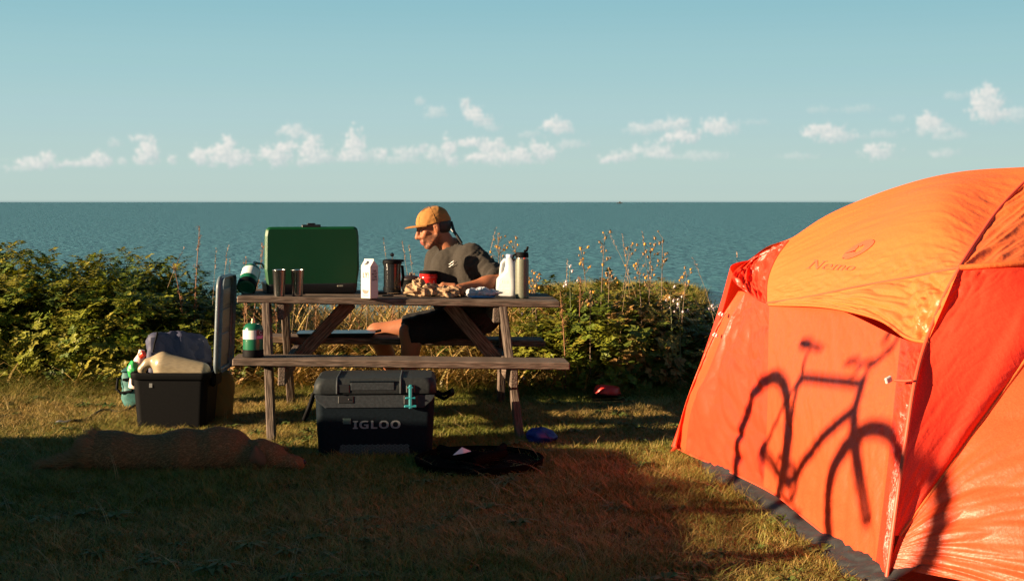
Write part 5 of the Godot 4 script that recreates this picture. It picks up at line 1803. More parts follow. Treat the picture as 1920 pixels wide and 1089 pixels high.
func make_person() -> void:
	var man := thing("person", "man in a tan cap and charcoal t-shirt sitting at the table", "person", at(880, 632, 9.14))
	man.position = Vector3.ZERO
	var skin := mat(Color(1, 1, 1), 0.55, 0.0, 0.4)
	skin.vertex_color_use_as_albedo = true
	skin.subsurf_scatter_enabled = true
	skin.subsurf_scatter_strength = 0.12
	var tone := Color(0.285, 0.105, 0.050)
	# joints
	var hip_n := at(884, 596, 9.04)
	var hip_f := at(884, 594, 9.26)
	var knee_n := at(768, 622, 8.86)
	var knee_f := at(706, 624, 9.36)
	var ank_n := at(766, 730, 8.90)
	var ank_f := at(748, 722, 9.50)
	var pelvis := at(886, 592, 9.15)
	var chest := at(856, 512, 9.02)
	var sh_n := at(886, 478, 8.87)
	var sh_f := at(818, 482, 9.18)
	var neck := at(849, 462, 9.04)
	var elb_n := at(940, 529, 8.74)
	var wri_n := at(858, 541, 8.56)
	var elb_f := at(806, 538, 9.05)
	var wri_f := at(822, 542, 8.76)
	var b := mb(true)
	b.tint = tone
	var limbs := [
		[hip_n, hip_f, 0.095, 0.095], [pelvis, chest, 0.115, 0.125], [chest, neck, 0.11, 0.06], [sh_n, sh_f, 0.055, 0.055],
		[hip_n, knee_n, 0.082, 0.058], [knee_n, ank_n, 0.055, 0.036], [hip_f, knee_f, 0.082, 0.060], [knee_f, ank_f, 0.056, 0.036],
		[knee_n + Vector3(0.02, -0.08, 0), ank_n.lerp(knee_n, 0.45), 0.050, 0.046], [knee_f + Vector3(0.04, -0.08, 0), ank_f.lerp(knee_f, 0.45), 0.050, 0.045],
		[sh_n, elb_n, 0.052, 0.043], [elb_n, elb_n.lerp(wri_n, 0.35), 0.042, 0.044], [elb_n.lerp(wri_n, 0.3), wri_n, 0.044, 0.027],
		[sh_f, elb_f, 0.052, 0.042], [elb_f, wri_f, 0.043, 0.028],
		[ank_n, ank_n + Vector3(-0.13, -0.06, 0.02), 0.035, 0.03], [ank_f, ank_f + Vector3(-0.12, -0.05, 0.0), 0.035, 0.03],
	]
	b.add(body(limbs, 0.012, 60.0), Transform3D(), tone)
	var table_up := Vector3.UP
	b.add(body(hand_limbs(wri_n + Vector3(-0.01, 0.006, 0), Vector3(-1.0, -0.02, 0.18), Vector3(0.1, 0.75, 0.66), 1.0, 0.85), 0.0038, 190.0), Transform3D(), tone)
	b.add(body(hand_limbs(wri_f, Vector3(-0.25, 0.05, 1.0), Vector3(0.7, 0.7, 0.2), -1.0, 0.8), 0.0042, 190.0), Transform3D(), tone)
	# head
	var f := Vector3(-0.91, -0.31, 0.26).normalized()
	var up := (Vector3(-0.12, 1.0, 0.0) - f * f.dot(Vector3(-0.12, 1.0, 0.0))).normalized()
	var hx := Transform3D(Basis(up.cross(f), up, f).scaled(Vector3.ONE * 1.04), at(811, 427, 9.0))
	var hl := [
		[Vector3(0, 0.03, -0.015), Vector3(0.074, 0.088, 0.095), Basis()],
		[Vector3(0, -0.035, 0.026), Vector3(0.057, 0.074, 0.060), Basis()],
		[Vector3(-0.014, -0.100, 0.066), Vector3(0.014, -0.100, 0.066), 0.0165, 0.0165],
		[Vector3(-0.035, 0.028, 0.079), Vector3(0.035, 0.028, 0.079), 0.012, 0.012],
		[Vector3(0, 0.016, 0.090), Vector3(0, -0.026, 0.113), 0.008, 0.0125],
		[Vector3(-0.012, -0.031, 0.097), Vector3(0.012, -0.031, 0.097), 0.0088, 0.0088],
		[Vector3(-0.019, -0.061, 0.084), Vector3(0.019, -0.061, 0.084), 0.0072, 0.0072],
		[Vector3(-0.006, -0.060, 0.090), Vector3(0.006, -0.060, 0.090), 0.0072, 0.0072],
		[Vector3(-0.014, -0.0755, 0.085), Vector3(0.014, -0.0755, 0.085), 0.0078, 0.0078],
		[Vector3(0, -0.05, -0.03), Vector3(0, -0.18, -0.065), 0.054, 0.060],
	]
	for s in [-1.0, 1.0]:
		hl.append([Vector3(s * 0.054, -0.045, -0.005), Vector3(s * 0.022, -0.096, 0.056), 0.017, 0.016])
		hl.append([Vector3(s * 0.043, -0.012, 0.060), Vector3(s * 0.030, -0.030, 0.075), 0.017, 0.014])
		hl.append([Vector3(s * 0.078, -0.002, -0.008), Vector3(0.008, 0.031, 0.018), Basis(Vector3.UP, s * -0.35)])
	var cuts := []
	for s in [-1.0, 1.0]: cuts.append([Vector3(s * 0.031, 0.008, 0.0975), Vector3(s * 0.032, 0.008, 0.0975), 0.0135, 0.0135])
	for s in [-1.0, 1.0]: cuts.append([Vector3(s * 0.0875, 0.002, -0.002), Vector3(s * 0.0875, -0.006, -0.002), 0.006, 0.005])
	var hm := body(hl, 0.0042, 150.0, cuts)
	var base := b.v.size()
	b.add(hm, hx, tone)
	# stubble, lips and brows are colours of the skin itself
	var sn := noise(81, 60.0, 3)
	for k in hm.v.size():
		var q := hm.v[k]
		var col := tone
		var beard := smoothstep(-0.028, -0.05, q.y) * smoothstep(-0.03, 0.0, q.z) * smoothstep(-0.125, -0.105, q.y)
		if sn.get_noise_3dv(q) > -0.25: col = col.lerp(Color(0.085, 0.040, 0.026), beard * 0.75)
		if absf(q.x) < 0.024 and absf(q.y + 0.068) < 0.0135 and q.z > 0.082: col = Color(0.26, 0.07, 0.05)
		if absf(absf(q.x) - 0.032) < 0.02 and absf(q.y - 0.031) < 0.006 and q.z > 0.07: col = Color(0.025, 0.016, 0.012)
		b.c[base + k] = col
	part("skin", b, skin, man)
	for s in [-1.0, 1.0]:
		var ey := mb()
		ey.ball(hx * Vector3(s * 0.031, 0.006, 0.0785), Vector3.ONE * 0.0095, Basis(), 14, 10)
		var eo := part("eye", ey, mat(lin(0.16, 0.12, 0.10), 0.3), man)
		var ir := mb()
		ir.ball(hx * Vector3(s * 0.031, 0.003, 0.0850), Vector3.ONE * 0.0045, Basis(), 10, 8)
		part("iris", ir, mat(lin(0.02, 0.012, 0.008), 0.2), eo)
	# hair below the cap
	var hair := mb()
	hair.add(body([[Vector3(0, 0.005, -0.045), Vector3(0.0765, 0.075, 0.077), Basis()]], 0.006, 160.0), hx)
	var hn := noise(82, 90.0, 2)
	for k in hair.v.size(): hair.v[k] += hair.n[k] * 0.0025 * hn.get_noise_3dv(hair.v[k])
	hair.smooth_normals()
	part("hair", hair, mat(lin(0.014, 0.010, 0.008), 0.6), man)
	# cap
	var tan := tri_tex(mat(lin(0.36, 0.160, 0.042), 0.8, 0.0, 0.3), M.mottle_tex, Vector3(14, 14, 14))
	tan.rim_enabled = true
	tan.rim = 0.2
	var crown := mb()
	var cp := PackedVector3Array()
	var cn := noise(83, 22.0, 3, FastNoiseLite.TYPE_SIMPLEX, FastNoiseLite.FRACTAL_RIDGED)
	for j in 25:
		for i in 49:
			var a := TAU * i / 48.0
			var fl := float(j) / 24.0
			var th := fl * 1.62
			var d := Vector3(sin(a) * sin(th), cos(th), cos(a) * sin(th))
			var flat := 1.0 - 0.05 * exp(-pow(th / 0.5, 2.0))
			var p := Vector3(0, 0.034, -0.016) + d * Vector3(0.087, 0.096 * flat, 0.108)
			p += d * 0.0035 * cn.get_noise_3dv(p) * smoothstep(0.0, 0.3, fl)
			p.y -= 0.020 * maxf(0.0, -cos(a)) * smoothstep(0.6, 1.0, fl)
			cp.append(hx * p)
	crown.grid(cp, 49, 25, true)
	var co := part("cap_crown", crown, tan, man)
	for k in 5:
		var a0: float = [0.45, -0.45, 1.55, -1.55, PI][k]
		var sp := []
		for j in 13:
			var th := 0.02 + 1.6 * j / 12.0
			var d := Vector3(sin(a0) * sin(th), cos(th), cos(a0) * sin(th))
			sp.append(hx * (Vector3(0, 0.034, -0.016) + d * Vector3(0.0885, 0.0965, 0.1095) + Vector3(0, -0.02 * maxf(0.0, -cos(a0)) * smoothstep(0.6, 1.0, j / 12.0), 0)))
		var sm := mb()
		sm.tube(sp, 0.0014, 5)
		part("seam", sm, tan, co)
	var brim := mb()
	for side in 2:
		var bp := PackedVector3Array()
		for j in 9:
			for i in 25:
				var a := lerpf(-1.12, 1.12, i / 24.0)
				var t := j / 8.0
				var inner := Vector3(sin(a) * 0.085, 0.040 - 0.012 * a * a, -0.016 + cos(a) * 0.106)
				var outer := Vector3(sin(a) * 0.088, 0.052 - 0.020 * a * a, -0.016 + cos(a) * 0.106 + 0.080 * pow(cos(a * 1.28), 0.7))
				var p := inner.lerp(outer, t) + Vector3(0, 0.007 * sin(t * PI) - 0.0028 * side, 0)
				bp.append(hx * p)
		brim.grid(bp, 25, 9, side == 0)
	part("cap_brim", brim, tan, man)
	var strap := mb()
	strap.tube([hx * Vector3(0.03, 0.0, -0.118), at(851, 434, 8.97), at(858, 444, 8.96), at(866, 456, 8.97)], [0.008, 0.010, 0.010, 0.008], 8)
	part("cap_strap", strap, mat(lin(0.012, 0.012, 0.012), 0.7), man)
	var tabm := mb()
	tabm.box(Vector3(0.006, 0.022, 0.004), turned(at(847, 432, 8.94), Vector3(0, 0, 38)), 0.001)
	part("strap_label", tabm, mat(lin(0.65, 0.63, 0.6), 0.6), man)
	# t-shirt
	var shirt_m := tri_tex(mat(lin(0.040, 0.034, 0.028), 0.85, 0.0, 0.25), M.mottle_tex, Vector3(8, 8, 8))
	shirt_m.rim_enabled = true
	shirt_m.rim = 0.25
	var cuff := sh_n.lerp(elb_n, 0.86)
	var cuff_f := sh_f.lerp(elb_f, 0.8)
	var sl := [
		[sh_n + Vector3(-0.02, -0.045, 0.0), at(905, 592, 9.02), 0.088, 0.115], [sh_f + Vector3(0.045, -0.045, -0.01), at(862, 592, 9.24), 0.088, 0.115], [chest + Vector3(0, 0.04, 0), pelvis + Vector3(-0.01, 0.01, 0), 0.128, 0.14],
		[at(838, 500, 8.98), at(846, 560, 9.02), 0.105, 0.125],
		[sh_n + Vector3(-0.015, 0.0, 0), sh_f + Vector3(0.02, 0.0, 0), 0.056, 0.056], [neck + Vector3(0.012, -0.05, 0), neck + Vector3(0.002, -0.004, 0.0), 0.072, 0.058, true],
		[sh_n, cuff, 0.066, 0.072, true], [sh_f, cuff_f, 0.066, 0.068, true],
	]
	var sm2 := body(sl, 0.011, 55.0, [[neck + Vector3(-0.03, 0.03, 0.02), neck + Vector3(-0.05, 0.10, 0.03), 0.064, 0.07]])
	var w1 := noise(84, 9.0, 3, FastNoiseLite.TYPE_SIMPLEX, FastNoiseLite.FRACTAL_RIDGED)
	var armd := (elb_n - sh_n).normalized()
	for k in sm2.v.size():
		var q := sm2.v[k]
		var p := Vector3(q.x * 1.6, q.y * 0.55 + q.x * 0.5, q.z * 1.4)
		var amp := 0.0045
		if (q - sh_n).dot(armd) > 0.02 and q.x > at(878, 500, 8.9).x:
			amp = 0.010
			p = Vector3((q - sh_n).dot(armd) * 0.9, (q.y - q.x) * 1.7, q.z * 1.5)
		sm2.v[k] = q + sm2.n[k] * amp * (w1.get_noise_3dv(p) - 0.2)
	sm2.smooth_normals()
	var so := part("t_shirt", sm2, shirt_m, man)
	var col := mb()
	var cpth := []
	var nd := (hx * Vector3(0, -0.10, -0.045) - neck).normalized()
	var nb := along(nd)
	for k in 25:
		var a := TAU * k / 24.0
		cpth.append(neck + Vector3(-0.006, -0.012, 0.006) + nb.x * cos(a) * 0.073 + nb.z * sin(a) * 0.073)
	col.tube(cpth, 0.007, 7, false)
	part("collar", col, shirt_m, so)
	# small white print on the chest: two wavy strokes
	for k in 2:
		var mk := mb()
		var o := Vector3(0, EYE, 0)
		var st := []
		for i in 5:
			var px := 841.5 + 2.3 * i
			var py := 495.5 + 5.0 * k - 1.7 * i + (1.0 if i % 2 else -0.3)
			# find the cloth along the line of sight
			var dir := (at(px, py, 1.0) - o)
			var best := 99.0
			for v in range(0, sm2.v.size()):
				var q := sm2.v[v]
				if absf(q.x / -q.z - dir.x) < 0.0024 and absf((q.y - EYE) / -q.z - dir.y) < 0.0024: best = minf(best, -q.z)
			if best < 90.0: st.append(o + dir * (best - 0.006))
		if st.size() > 1:
			mk.tube(st, 0.0022, 5)
			part("chest_print", mk, mat(lin(0.75, 0.73, 0.70), 0.6), so)
	# shorts and shoes
	var hem_n := hip_n.lerp(knee_n, 1.06)
	var hem_f := hip_f.lerp(knee_f, 0.70)
	var sh := body([[hip_n + Vector3(0.02, 0.0, 0), hem_n, 0.112, 0.088, true], [hip_f, hem_f, 0.108, 0.085, true], [hip_n, hip_f, 0.118, 0.112], [pelvis, pelvis + Vector3(0, 0.06, 0), 0.14, 0.135]], 0.012, 60.0)
	var w2 := noise(85, 8.0, 3, FastNoiseLite.TYPE_SIMPLEX, FastNoiseLite.FRACTAL_RIDGED)
	for k in sh.v.size(): sh.v[k] += sh.n[k] * 0.007 * w2.get_noise_3dv(sh.v[k])
	sh.smooth_normals()
	part("shorts", sh, tri_tex(mat(lin(0.014, 0.013, 0.013), 0.85, 0.0, 0.3), M.mottle_tex, Vector3(8, 8, 8)), man)
	for a in [ank_n, ank_f]:
		var g := Vector3(a.x, 0.0, a.z)
		var sm3 := body([[g + Vector3(0.05, 0.045, 0), g + Vector3(-0.10, 0.04, 0.0), 0.043, 0.040], [g + Vector3(-0.10, 0.036, 0.0), g + Vector3(-0.19, 0.03, 0.0), 0.042, 0.030], [g + Vector3(0.02, 0.07, 0), g + Vector3(0.0, 0.095, 0), 0.042, 0.04]], 0.009, 120.0)
		for k in sm3.v.size(): sm3.v[k].y = maxf(sm3.v[k].y, 0.004)
		sm3.smooth_normals()
		part("shoe", sm3, M.black_plastic, man)
# ---------------------------------------------------------------- the dog asleep in the shade, its back to the camera
func make_dog() -> void:
	var d := 6.98
	var dog := thing("dog", "golden brown dog lying asleep on the shaded lawn", "dog", on_lawn(330, 888))
	dog.position = Vector3.ZERO
	var q := func(px: float, y: float, dz := 0.0) -> Vector3: return Vector3((px - 960.0) / FPX * d, y, -d - dz)
	var limbs := [
		[q.call(190, 0.078, 0.02), q.call(225, 0.085), 0.112, 0.098], [q.call(225, 0.080), q.call(275, 0.078), 0.092, 0.084], [q.call(275, 0.078), q.call(345, 0.086), 0.084, 0.110], [q.call(345, 0.085), q.call(400, 0.085), 0.112, 0.100],
		[q.call(408, 0.103), q.call(430, 0.100), 0.110, 0.104], [q.call(440, 0.080), q.call(478, 0.066, -0.02), 0.084, 0.056],
		[q.call(492, 0.084, -0.03), q.call(512, 0.076, -0.035), 0.076, 0.064], [q.call(522, 0.052, -0.045), q.call(552, 0.042, -0.055), 0.044, 0.034], [q.call(552, 0.042, -0.055), q.call(564, 0.040, -0.06), 0.034, 0.029],
		[q.call(205, 0.09, 0.05), q.call(250, 0.055, 0.22), 0.085, 0.05], [q.call(250, 0.05, 0.22), q.call(222, 0.03, 0.36), 0.038, 0.024], [q.call(222, 0.03, 0.36), q.call(252, 0.022, 0.48), 0.023, 0.022],
		[q.call(430, 0.08, 0.06), q.call(465, 0.045, 0.22), 0.06, 0.034], [q.call(465, 0.04, 0.22), q.call(490, 0.026, 0.38), 0.030, 0.024], [q.call(490, 0.026, 0.38), q.call(508, 0.022, 0.42), 0.024, 0.022],
		[q.call(178, 0.075, 0.0), q.call(130, 0.035, -0.03), 0.038, 0.026], [q.call(130, 0.035, -0.03), q.call(84, 0.026, -0.05), 0.026, 0.014],
	]
	var coat := tri_tex(mat(lin(0.27, 0.138, 0.058), 0.8, 0.0, 0.25), M.fine_tex, Vector3(6, 16, 16))
	var bm := body(limbs, 0.011, 70.0)
	for k in bm.v.size(): bm.v[k].y = maxf(bm.v[k].y, 0.004)
	bm.smooth_normals()
	part("coat", bm, coat, dog)
	# ear folded forward, nose
	var ear := mb()
	var ep := PackedVector3Array()
	var e0: Vector3 = q.call(486, 0.138, -0.100)
	for j in 8:
		for i in 7:
			var t := j / 7.0
			var wdt := 0.040 * sin(PI * (0.28 + 0.72 * (1.0 - t))) + 0.006
			ep.append(e0 + Vector3(0.020 * t + (i / 6.0 - 0.5) * 2.0 * wdt * 0.9, -0.085 * t + 0.006 * sin(i), 0.030 * sin(t * 2.0) + 0.006 * cos((i / 6.0 - 0.5) * 3.0)))
	ear.grid(ep, 7, 8, true)
	part("ear", ear, mat(lin(0.13, 0.055, 0.024), 0.85), dog)
	var nose := mb()
	nose.ball(q.call(573, 0.050, -0.062), Vector3(0.012, 0.012, 0.013))
	part("nose", nose, M.black_gloss, dog)
	# hair: one strand, many copies
	var st := mb()
	st.tri(Vector3(-0.0007, 0, 0), Vector3(0.0007, 0, 0), Vector3(0.0, 0.6, 0.10))
	st.tri(Vector3(-0.0005, 0.6, 0.10), Vector3(0.0005, 0.6, 0.10), Vector3(0, 1.0, 0.42))
	st.tri(Vector3(-0.0007, 0, 0), Vector3(0.0005, 0.6, 0.10), Vector3(-0.0005, 0.6, 0.10))
	var r := RandomNumberGenerator.new()
	r.seed = 91
	var mm := MultiMesh.new()
	mm.transform_format = MultiMesh.TRANSFORM_3D
	mm.use_colors = true
	mm.mesh = st.mesh()
	var count := 26000
	mm.instance_count = count
	var tris := bm.idx.size() / 3
	var tail_x: float = (q.call(185, 0.0) as Vector3).x
	var head_x: float = (q.call(480, 0.0) as Vector3).x
	for k in count:
		var t := r.randi_range(0, tris - 1) * 3
		var a := r.randf()
		var b := r.randf() * (1.0 - a)
		var i0 := bm.idx[t]
		var i1 := bm.idx[t + 1]
		var i2 := bm.idx[t + 2]
		var p := bm.v[i0] * (1.0 - a - b) + bm.v[i1] * a + bm.v[i2] * b
		var n := (bm.n[i0] * (1.0 - a - b) + bm.n[i1] * a + bm.n[i2] * b).normalized()
		var flow := Vector3(-0.8, -0.35 + r.randf_range(-0.5, 0.5), r.randf_range(-0.5, 0.5))
		if p.x < tail_x: flow = Vector3(-0.8, r.randf_range(-0.1, 0.5), r.randf_range(-0.5, 0.7))
		var dir := (n * r.randf_range(0.3, 0.7) + flow * 0.8).normalized()
		var len := r.randf_range(0.012, 0.028)
		if p.x < tail_x: len = r.randf_range(0.05, 0.095)
		else: len = lerpf(len, r.randf_range(0.010, 0.020), smoothstep(head_x - 0.10, head_x + 0.06, p.x))
		var x := dir.cross(n).normalized()
		if x.length_squared() < 0.5: x = Vector3.RIGHT
		mm.set_instance_transform(k, Transform3D(Basis(x * 1.5, dir * len, n * -len), p - n * 0.001))
		var v := r.randf_range(0.75, 1.25)
		mm.set_instance_color(k, Color(0.30 * v, 0.155 * v, 0.066 * v))
	var hairs := MultiMeshInstance3D.new()
	hairs.name = "fur"
	hairs.multimesh = mm
	var fm := mat(Color(1, 1, 1), 0.6, 0.0, 0.4)
	fm.vertex_color_use_as_albedo = true
	hairs.material_override = fm
	hairs.set_meta("kind", "stuff")
	dog.add_child(hairs, true)
# ---------------------------------------------------------------- plants
func leaf(m: MB, o: Vector3, dir: Vector3, up: Vector3, len: float, wid: float, fold := 0.25, droop := 0.15) -> void:
	var z := dir.normalized()
	var x := up.cross(z).normalized()
	if x.length_squared() < 0.5: x = Vector3.RIGHT
	var y := z.cross(x)
	var a := o
	var c := o + z * len * 0.5
	var l := o + z * len * 0.45 - x * wid + y * wid * fold
	var r := o + z * len * 0.45 + x * wid + y * wid * fold
	var t := o + z * len - y * len * droop
	m.tri(a, c, l); m.tri(a, r, c); m.tri(l, c, t); m.tri(c, r, t)

func shrub_crown(sd: int, sprigs: int, size: Vector3, tones: Array) -> MB:
	var r := RandomNumberGenerator.new()
	r.seed = sd
	var m := mb(true)
	var lump := noise(sd, 2.2, 3)
	for k in sprigs:
		var a := r.randf() * TAU
		var e := asin(r.randf_range(-0.15, 1.0))
		var d := Vector3(cos(a) * cos(e), sin(e), sin(a) * cos(e))
		var rad := pow(r.randf(), 0.45) * (0.92 + 0.38 * lump.get_noise_3dv(d * 1.3))
		var p := d * size * rad + Vector3(0, size.y * 0.10, 0)
		p.y = maxf(p.y, 0.03)
		if lump.get_noise_3dv(p * 2.4 + Vector3(7, 3, 1)) < -0.22: continue
		var dir := (d + Vector3(0, 0.75, 0) + Vector3(r.randf_range(-0.5, 0.5), r.randf_range(-0.2, 0.3), r.randf_range(-0.5, 0.5))).normalized()
		var bas := along(dir)
		var ln := r.randf_range(0.08, 0.17)
		m.tint = Color(0.06, 0.045, 0.018)
		m.tri(p - bas.x * 0.002, p + bas.x * 0.002, p + dir * ln)
		m.tri(p - bas.z * 0.002, p + bas.z * 0.002, p + dir * ln)
		var tone: Color = tones[r.randi() % tones.size()]
		var nn := r.randi_range(3, 5)
		for q in nn:
			var f := (q + 1.0) / nn
			var s := p + dir * ln * f
			var ang := q * 2.4 + k
			var od := (bas.x * cos(ang) + bas.z * sin(ang) + dir * 0.55).normalized()
			# one compound leaf: pairs of leaflets and an end leaflet
			var rl := r.randf_range(0.05, 0.085)
			var side := od.cross(dir).normalized()
			for w in 3:
				var b := s + od * rl * (0.35 + 0.32 * w)
				var v := r.randf_range(0.72, 1.3)
				m.tint = Color(tone.r * v, tone.g * v, tone.b * v)
				var sz := r.randf_range(0.034, 0.058)
				leaf(m, b, side + od * 0.45, dir, sz, sz * 0.36)
				leaf(m, b, -side + od * 0.45, dir, sz, sz * 0.36)
			leaf(m, s + od * rl, od, dir, 0.056, 0.020)
	return m

func leaf_mat(light := 0.55) -> StandardMaterial3D:
	var m := mat(Color(1, 1, 1), 0.5, 0.0, 0.4)
	m.vertex_color_use_as_albedo = true
	m.backlight_enabled = true
	m.backlight = Color(light, light, light * 0.6)
	return m

func scatter(called: String, label: String, category: String, mesh: Mesh, mt: Material, places: Array, tints: PackedColorArray) -> MultiMeshInstance3D:
	var mm := MultiMesh.new()
	mm.transform_format = MultiMesh.TRANSFORM_3D
	mm.use_colors = true
	mm.mesh = mesh
	mm.instance_count = places.size()
	for k in places.size():
		mm.set_instance_transform(k, places[k])
		mm.set_instance_color(k, tints[k])
	var o := MultiMeshInstance3D.new()
	o.name = numbered(called)
	o.multimesh = mm
	o.material_override = mt
	add_child(o)
	tag(o, label, category, "", "stuff")
	return o

func tuft(sd: int, blades: int, hgt: float, wid: float, spread: float, lean: float, segs := 2) -> MB:
	var r := RandomNumberGenerator.new()
	r.seed = sd
	var m := mb()
	for k in blades:
		var o := Vector3(r.randf_range(-spread, spread), 0, r.randf_range(-spread, spread))
		var a := r.randf() * TAU
		var d := Vector3(cos(a), 0, sin(a))
		var x := Vector3(-sin(a + r.randf_range(-0.8, 0.8)), 0, cos(a))
		var h := hgt * r.randf_range(0.5, 1.15)
		var ln := lean * r.randf_range(0.2, 1.3) * h
		var w := wid * r.randf_range(0.7, 1.2)
		var prev := o
		for s in segs:
			var f0 := float(s) / segs
			var f1 := float(s + 1) / segs
			var p0 := o + Vector3(0, h * (f0 - 0.18 * f0 * f0 * lean), 0) + d * ln * f0 * f0
			var p1 := o + Vector3(0, h * (f1 - 0.18 * f1 * f1 * lean), 0) + d * ln * f1 * f1
			var w0 := w * (1.0 - f0 * 0.85)
			var w1 := w * (1.0 - f1 * 0.85)
			if s == segs - 1: m.tri(p0 - x * w0, p0 + x * w0, p1)
			else: m.quad(p0 - x * w0, p0 + x * w0, p1 + x * w1, p1 - x * w1)
	return m

# flowering or dried stalk: kind 0 yellow heads, 1 pale asters, 2 dry dock, 3 grass spike
func stalk(kind: int, sd: int, hgt: float) -> Node3D:
	var r := RandomNumberGenerator.new()
	r.seed = sd
	var names := ["yellow_wildflower", "pale_aster", "dry_dock", "seeding_grass"]
	var labels := ["wiry wildflower stalk with small yellow and brown heads above the weeds", "leafy stalk with small whitish pink asters among the weeds", "rust brown dried dock stalk rising above the hedge leaves", "thin straw grass stem ending in a drooping seed spike"]
	var t := thing(names[kind], labels[kind], ["wildflower", "wildflower", "dock plant", "grass stem"][kind], Vector3.ZERO, 0.0, ["yellow wildflowers by the shore", "pale asters by the shore", "dried dock stalks", "seeding grass stems"][kind])
	var stem_c: Color = [lin(0.14, 0.085, 0.05), lin(0.09, 0.09, 0.03), lin(0.20, 0.085, 0.035), lin(0.27, 0.17, 0.08)][kind]
	var path := []
	var bend := Vector3(r.randf_range(-0.10, 0.10), 0, r.randf_range(-0.08, 0.08)) * hgt
	if kind == 3: bend *= 2.2
	for k in 9:
		var f := k / 8.0
		path.append(Vector3(0, hgt * (f - (0.06 * f * f * f if kind == 3 else 0.0)), 0) + bend * f * f)
	var st := mb()
	var rr := 0.0045 if kind < 3 else 0.0022
	st.tube(path, [rr, rr, rr * 0.95, rr * 0.9, rr * 0.85, rr * 0.75, rr * 0.65, rr * 0.55, rr * 0.4], 5)
	part("stem", st, mat(stem_c, 0.7), t)
	if kind == 3:
		var sp := mb()
		var top: Vector3 = path[8]
		var dir: Vector3 = (path[8] - path[7]).normalized()
		for k in 26:
			var p := top + dir * (0.006 * k - 0.05) + Vector3(r.randf_range(-1, 1), r.randf_range(-0.5, 0.5), r.randf_range(-1, 1)) * 0.0045
			leaf(sp, p, dir + Vector3(r.randf_range(-0.5, 0.5), 0, r.randf_range(-0.5, 0.5)), Vector3.UP, 0.016, 0.003)
		part("seed_spike", sp, mat(lin(0.30, 0.17, 0.09), 0.8), t)
		return t
	var lv := mb(true)
	for k in (16 if kind != 2 else 9):
		var f := r.randf_range(0.08, 0.86)
		var p := along_row(path, f)
		var a := k * 2.4 + r.randf()
		var s := r.randf_range(0.05, 0.10) * (1.15 - f * 0.6)
		var v := r.randf_range(0.7, 1.3)
		lv.tint = (Color(0.065, 0.085, 0.020) if kind < 2 else Color(0.17, 0.085, 0.03)) * v
		leaf(lv, p, Vector3(cos(a), r.randf_range(-0.1, 0.7), sin(a)), Vector3.UP, s, s * 0.16, 0.3, 0.3)
	var lo := part("foliage", lv, M.leaf, t)
	lo.set_meta("kind", "stuff")
	var heads := 10 if kind == 0 else 6 if kind == 1 else 16
	for k in heads:
		var f := r.randf_range(0.80, 1.0) if kind < 2 else r.randf_range(0.45, 1.0)
		var p := along_row(path, f)
		var a := k * 2.4
		var out := Vector3(cos(a), 0, sin(a)) * r.randf_range(0.015, 0.065) * (1.0 if kind < 2 else 1.1 - f * 0.7)
		var tip := p + out + Vector3(0, r.randf_range(0.02, 0.055), 0)
		var tw := mb()
		tw.tube([p, p.lerp(tip, 0.5) + Vector3(0, -0.004, 0), tip], [0.0016, 0.0013, 0.001], 4)
		var fh: MB = mb()
		var fm: Material
		if kind == 2:
			for q in 12:
				var b := p.lerp(tip, r.randf()) + Vector3(r.randf_range(-1, 1), r.randf_range(-1, 1), r.randf_range(-1, 1)) * 0.008
				leaf(fh, b, Vector3(r.randf_range(-1, 1), r.randf_range(-0.6, 0.6), r.randf_range(-1, 1)), Vector3.UP, 0.013, 0.005)
			fm = M.dry
		else:
			var rad := r.randf_range(0.012, 0.021)
			for q in 9:
				var b := TAU * q / 9.0
				leaf(fh, tip, Vector3(cos(b), r.randf_range(-0.3, 1.6), sin(b)), Vector3.UP, rad * r.randf_range(0.7, 1.5), rad * 0.34, 0.1, 0.2)
			fh.ball(tip + Vector3(0, 0.001, 0), Vector3(rad * 0.42, rad * 0.6, rad * 0.42), Basis(), 7, 5)
			fm = (M.petal_yellow if r.randf() < 0.22 else M.tan_head) if kind == 0 else M.petal_pale
		var ho := part("flower_head" if kind < 2 else "seed_cluster", fh, fm, t)
		part("twig", tw, mat(stem_c, 0.7) if k == 0 else M["twig%d" % kind], ho)
		if k == 0: M["twig%d" % kind] = mat(stem_c, 0.7)
	return t

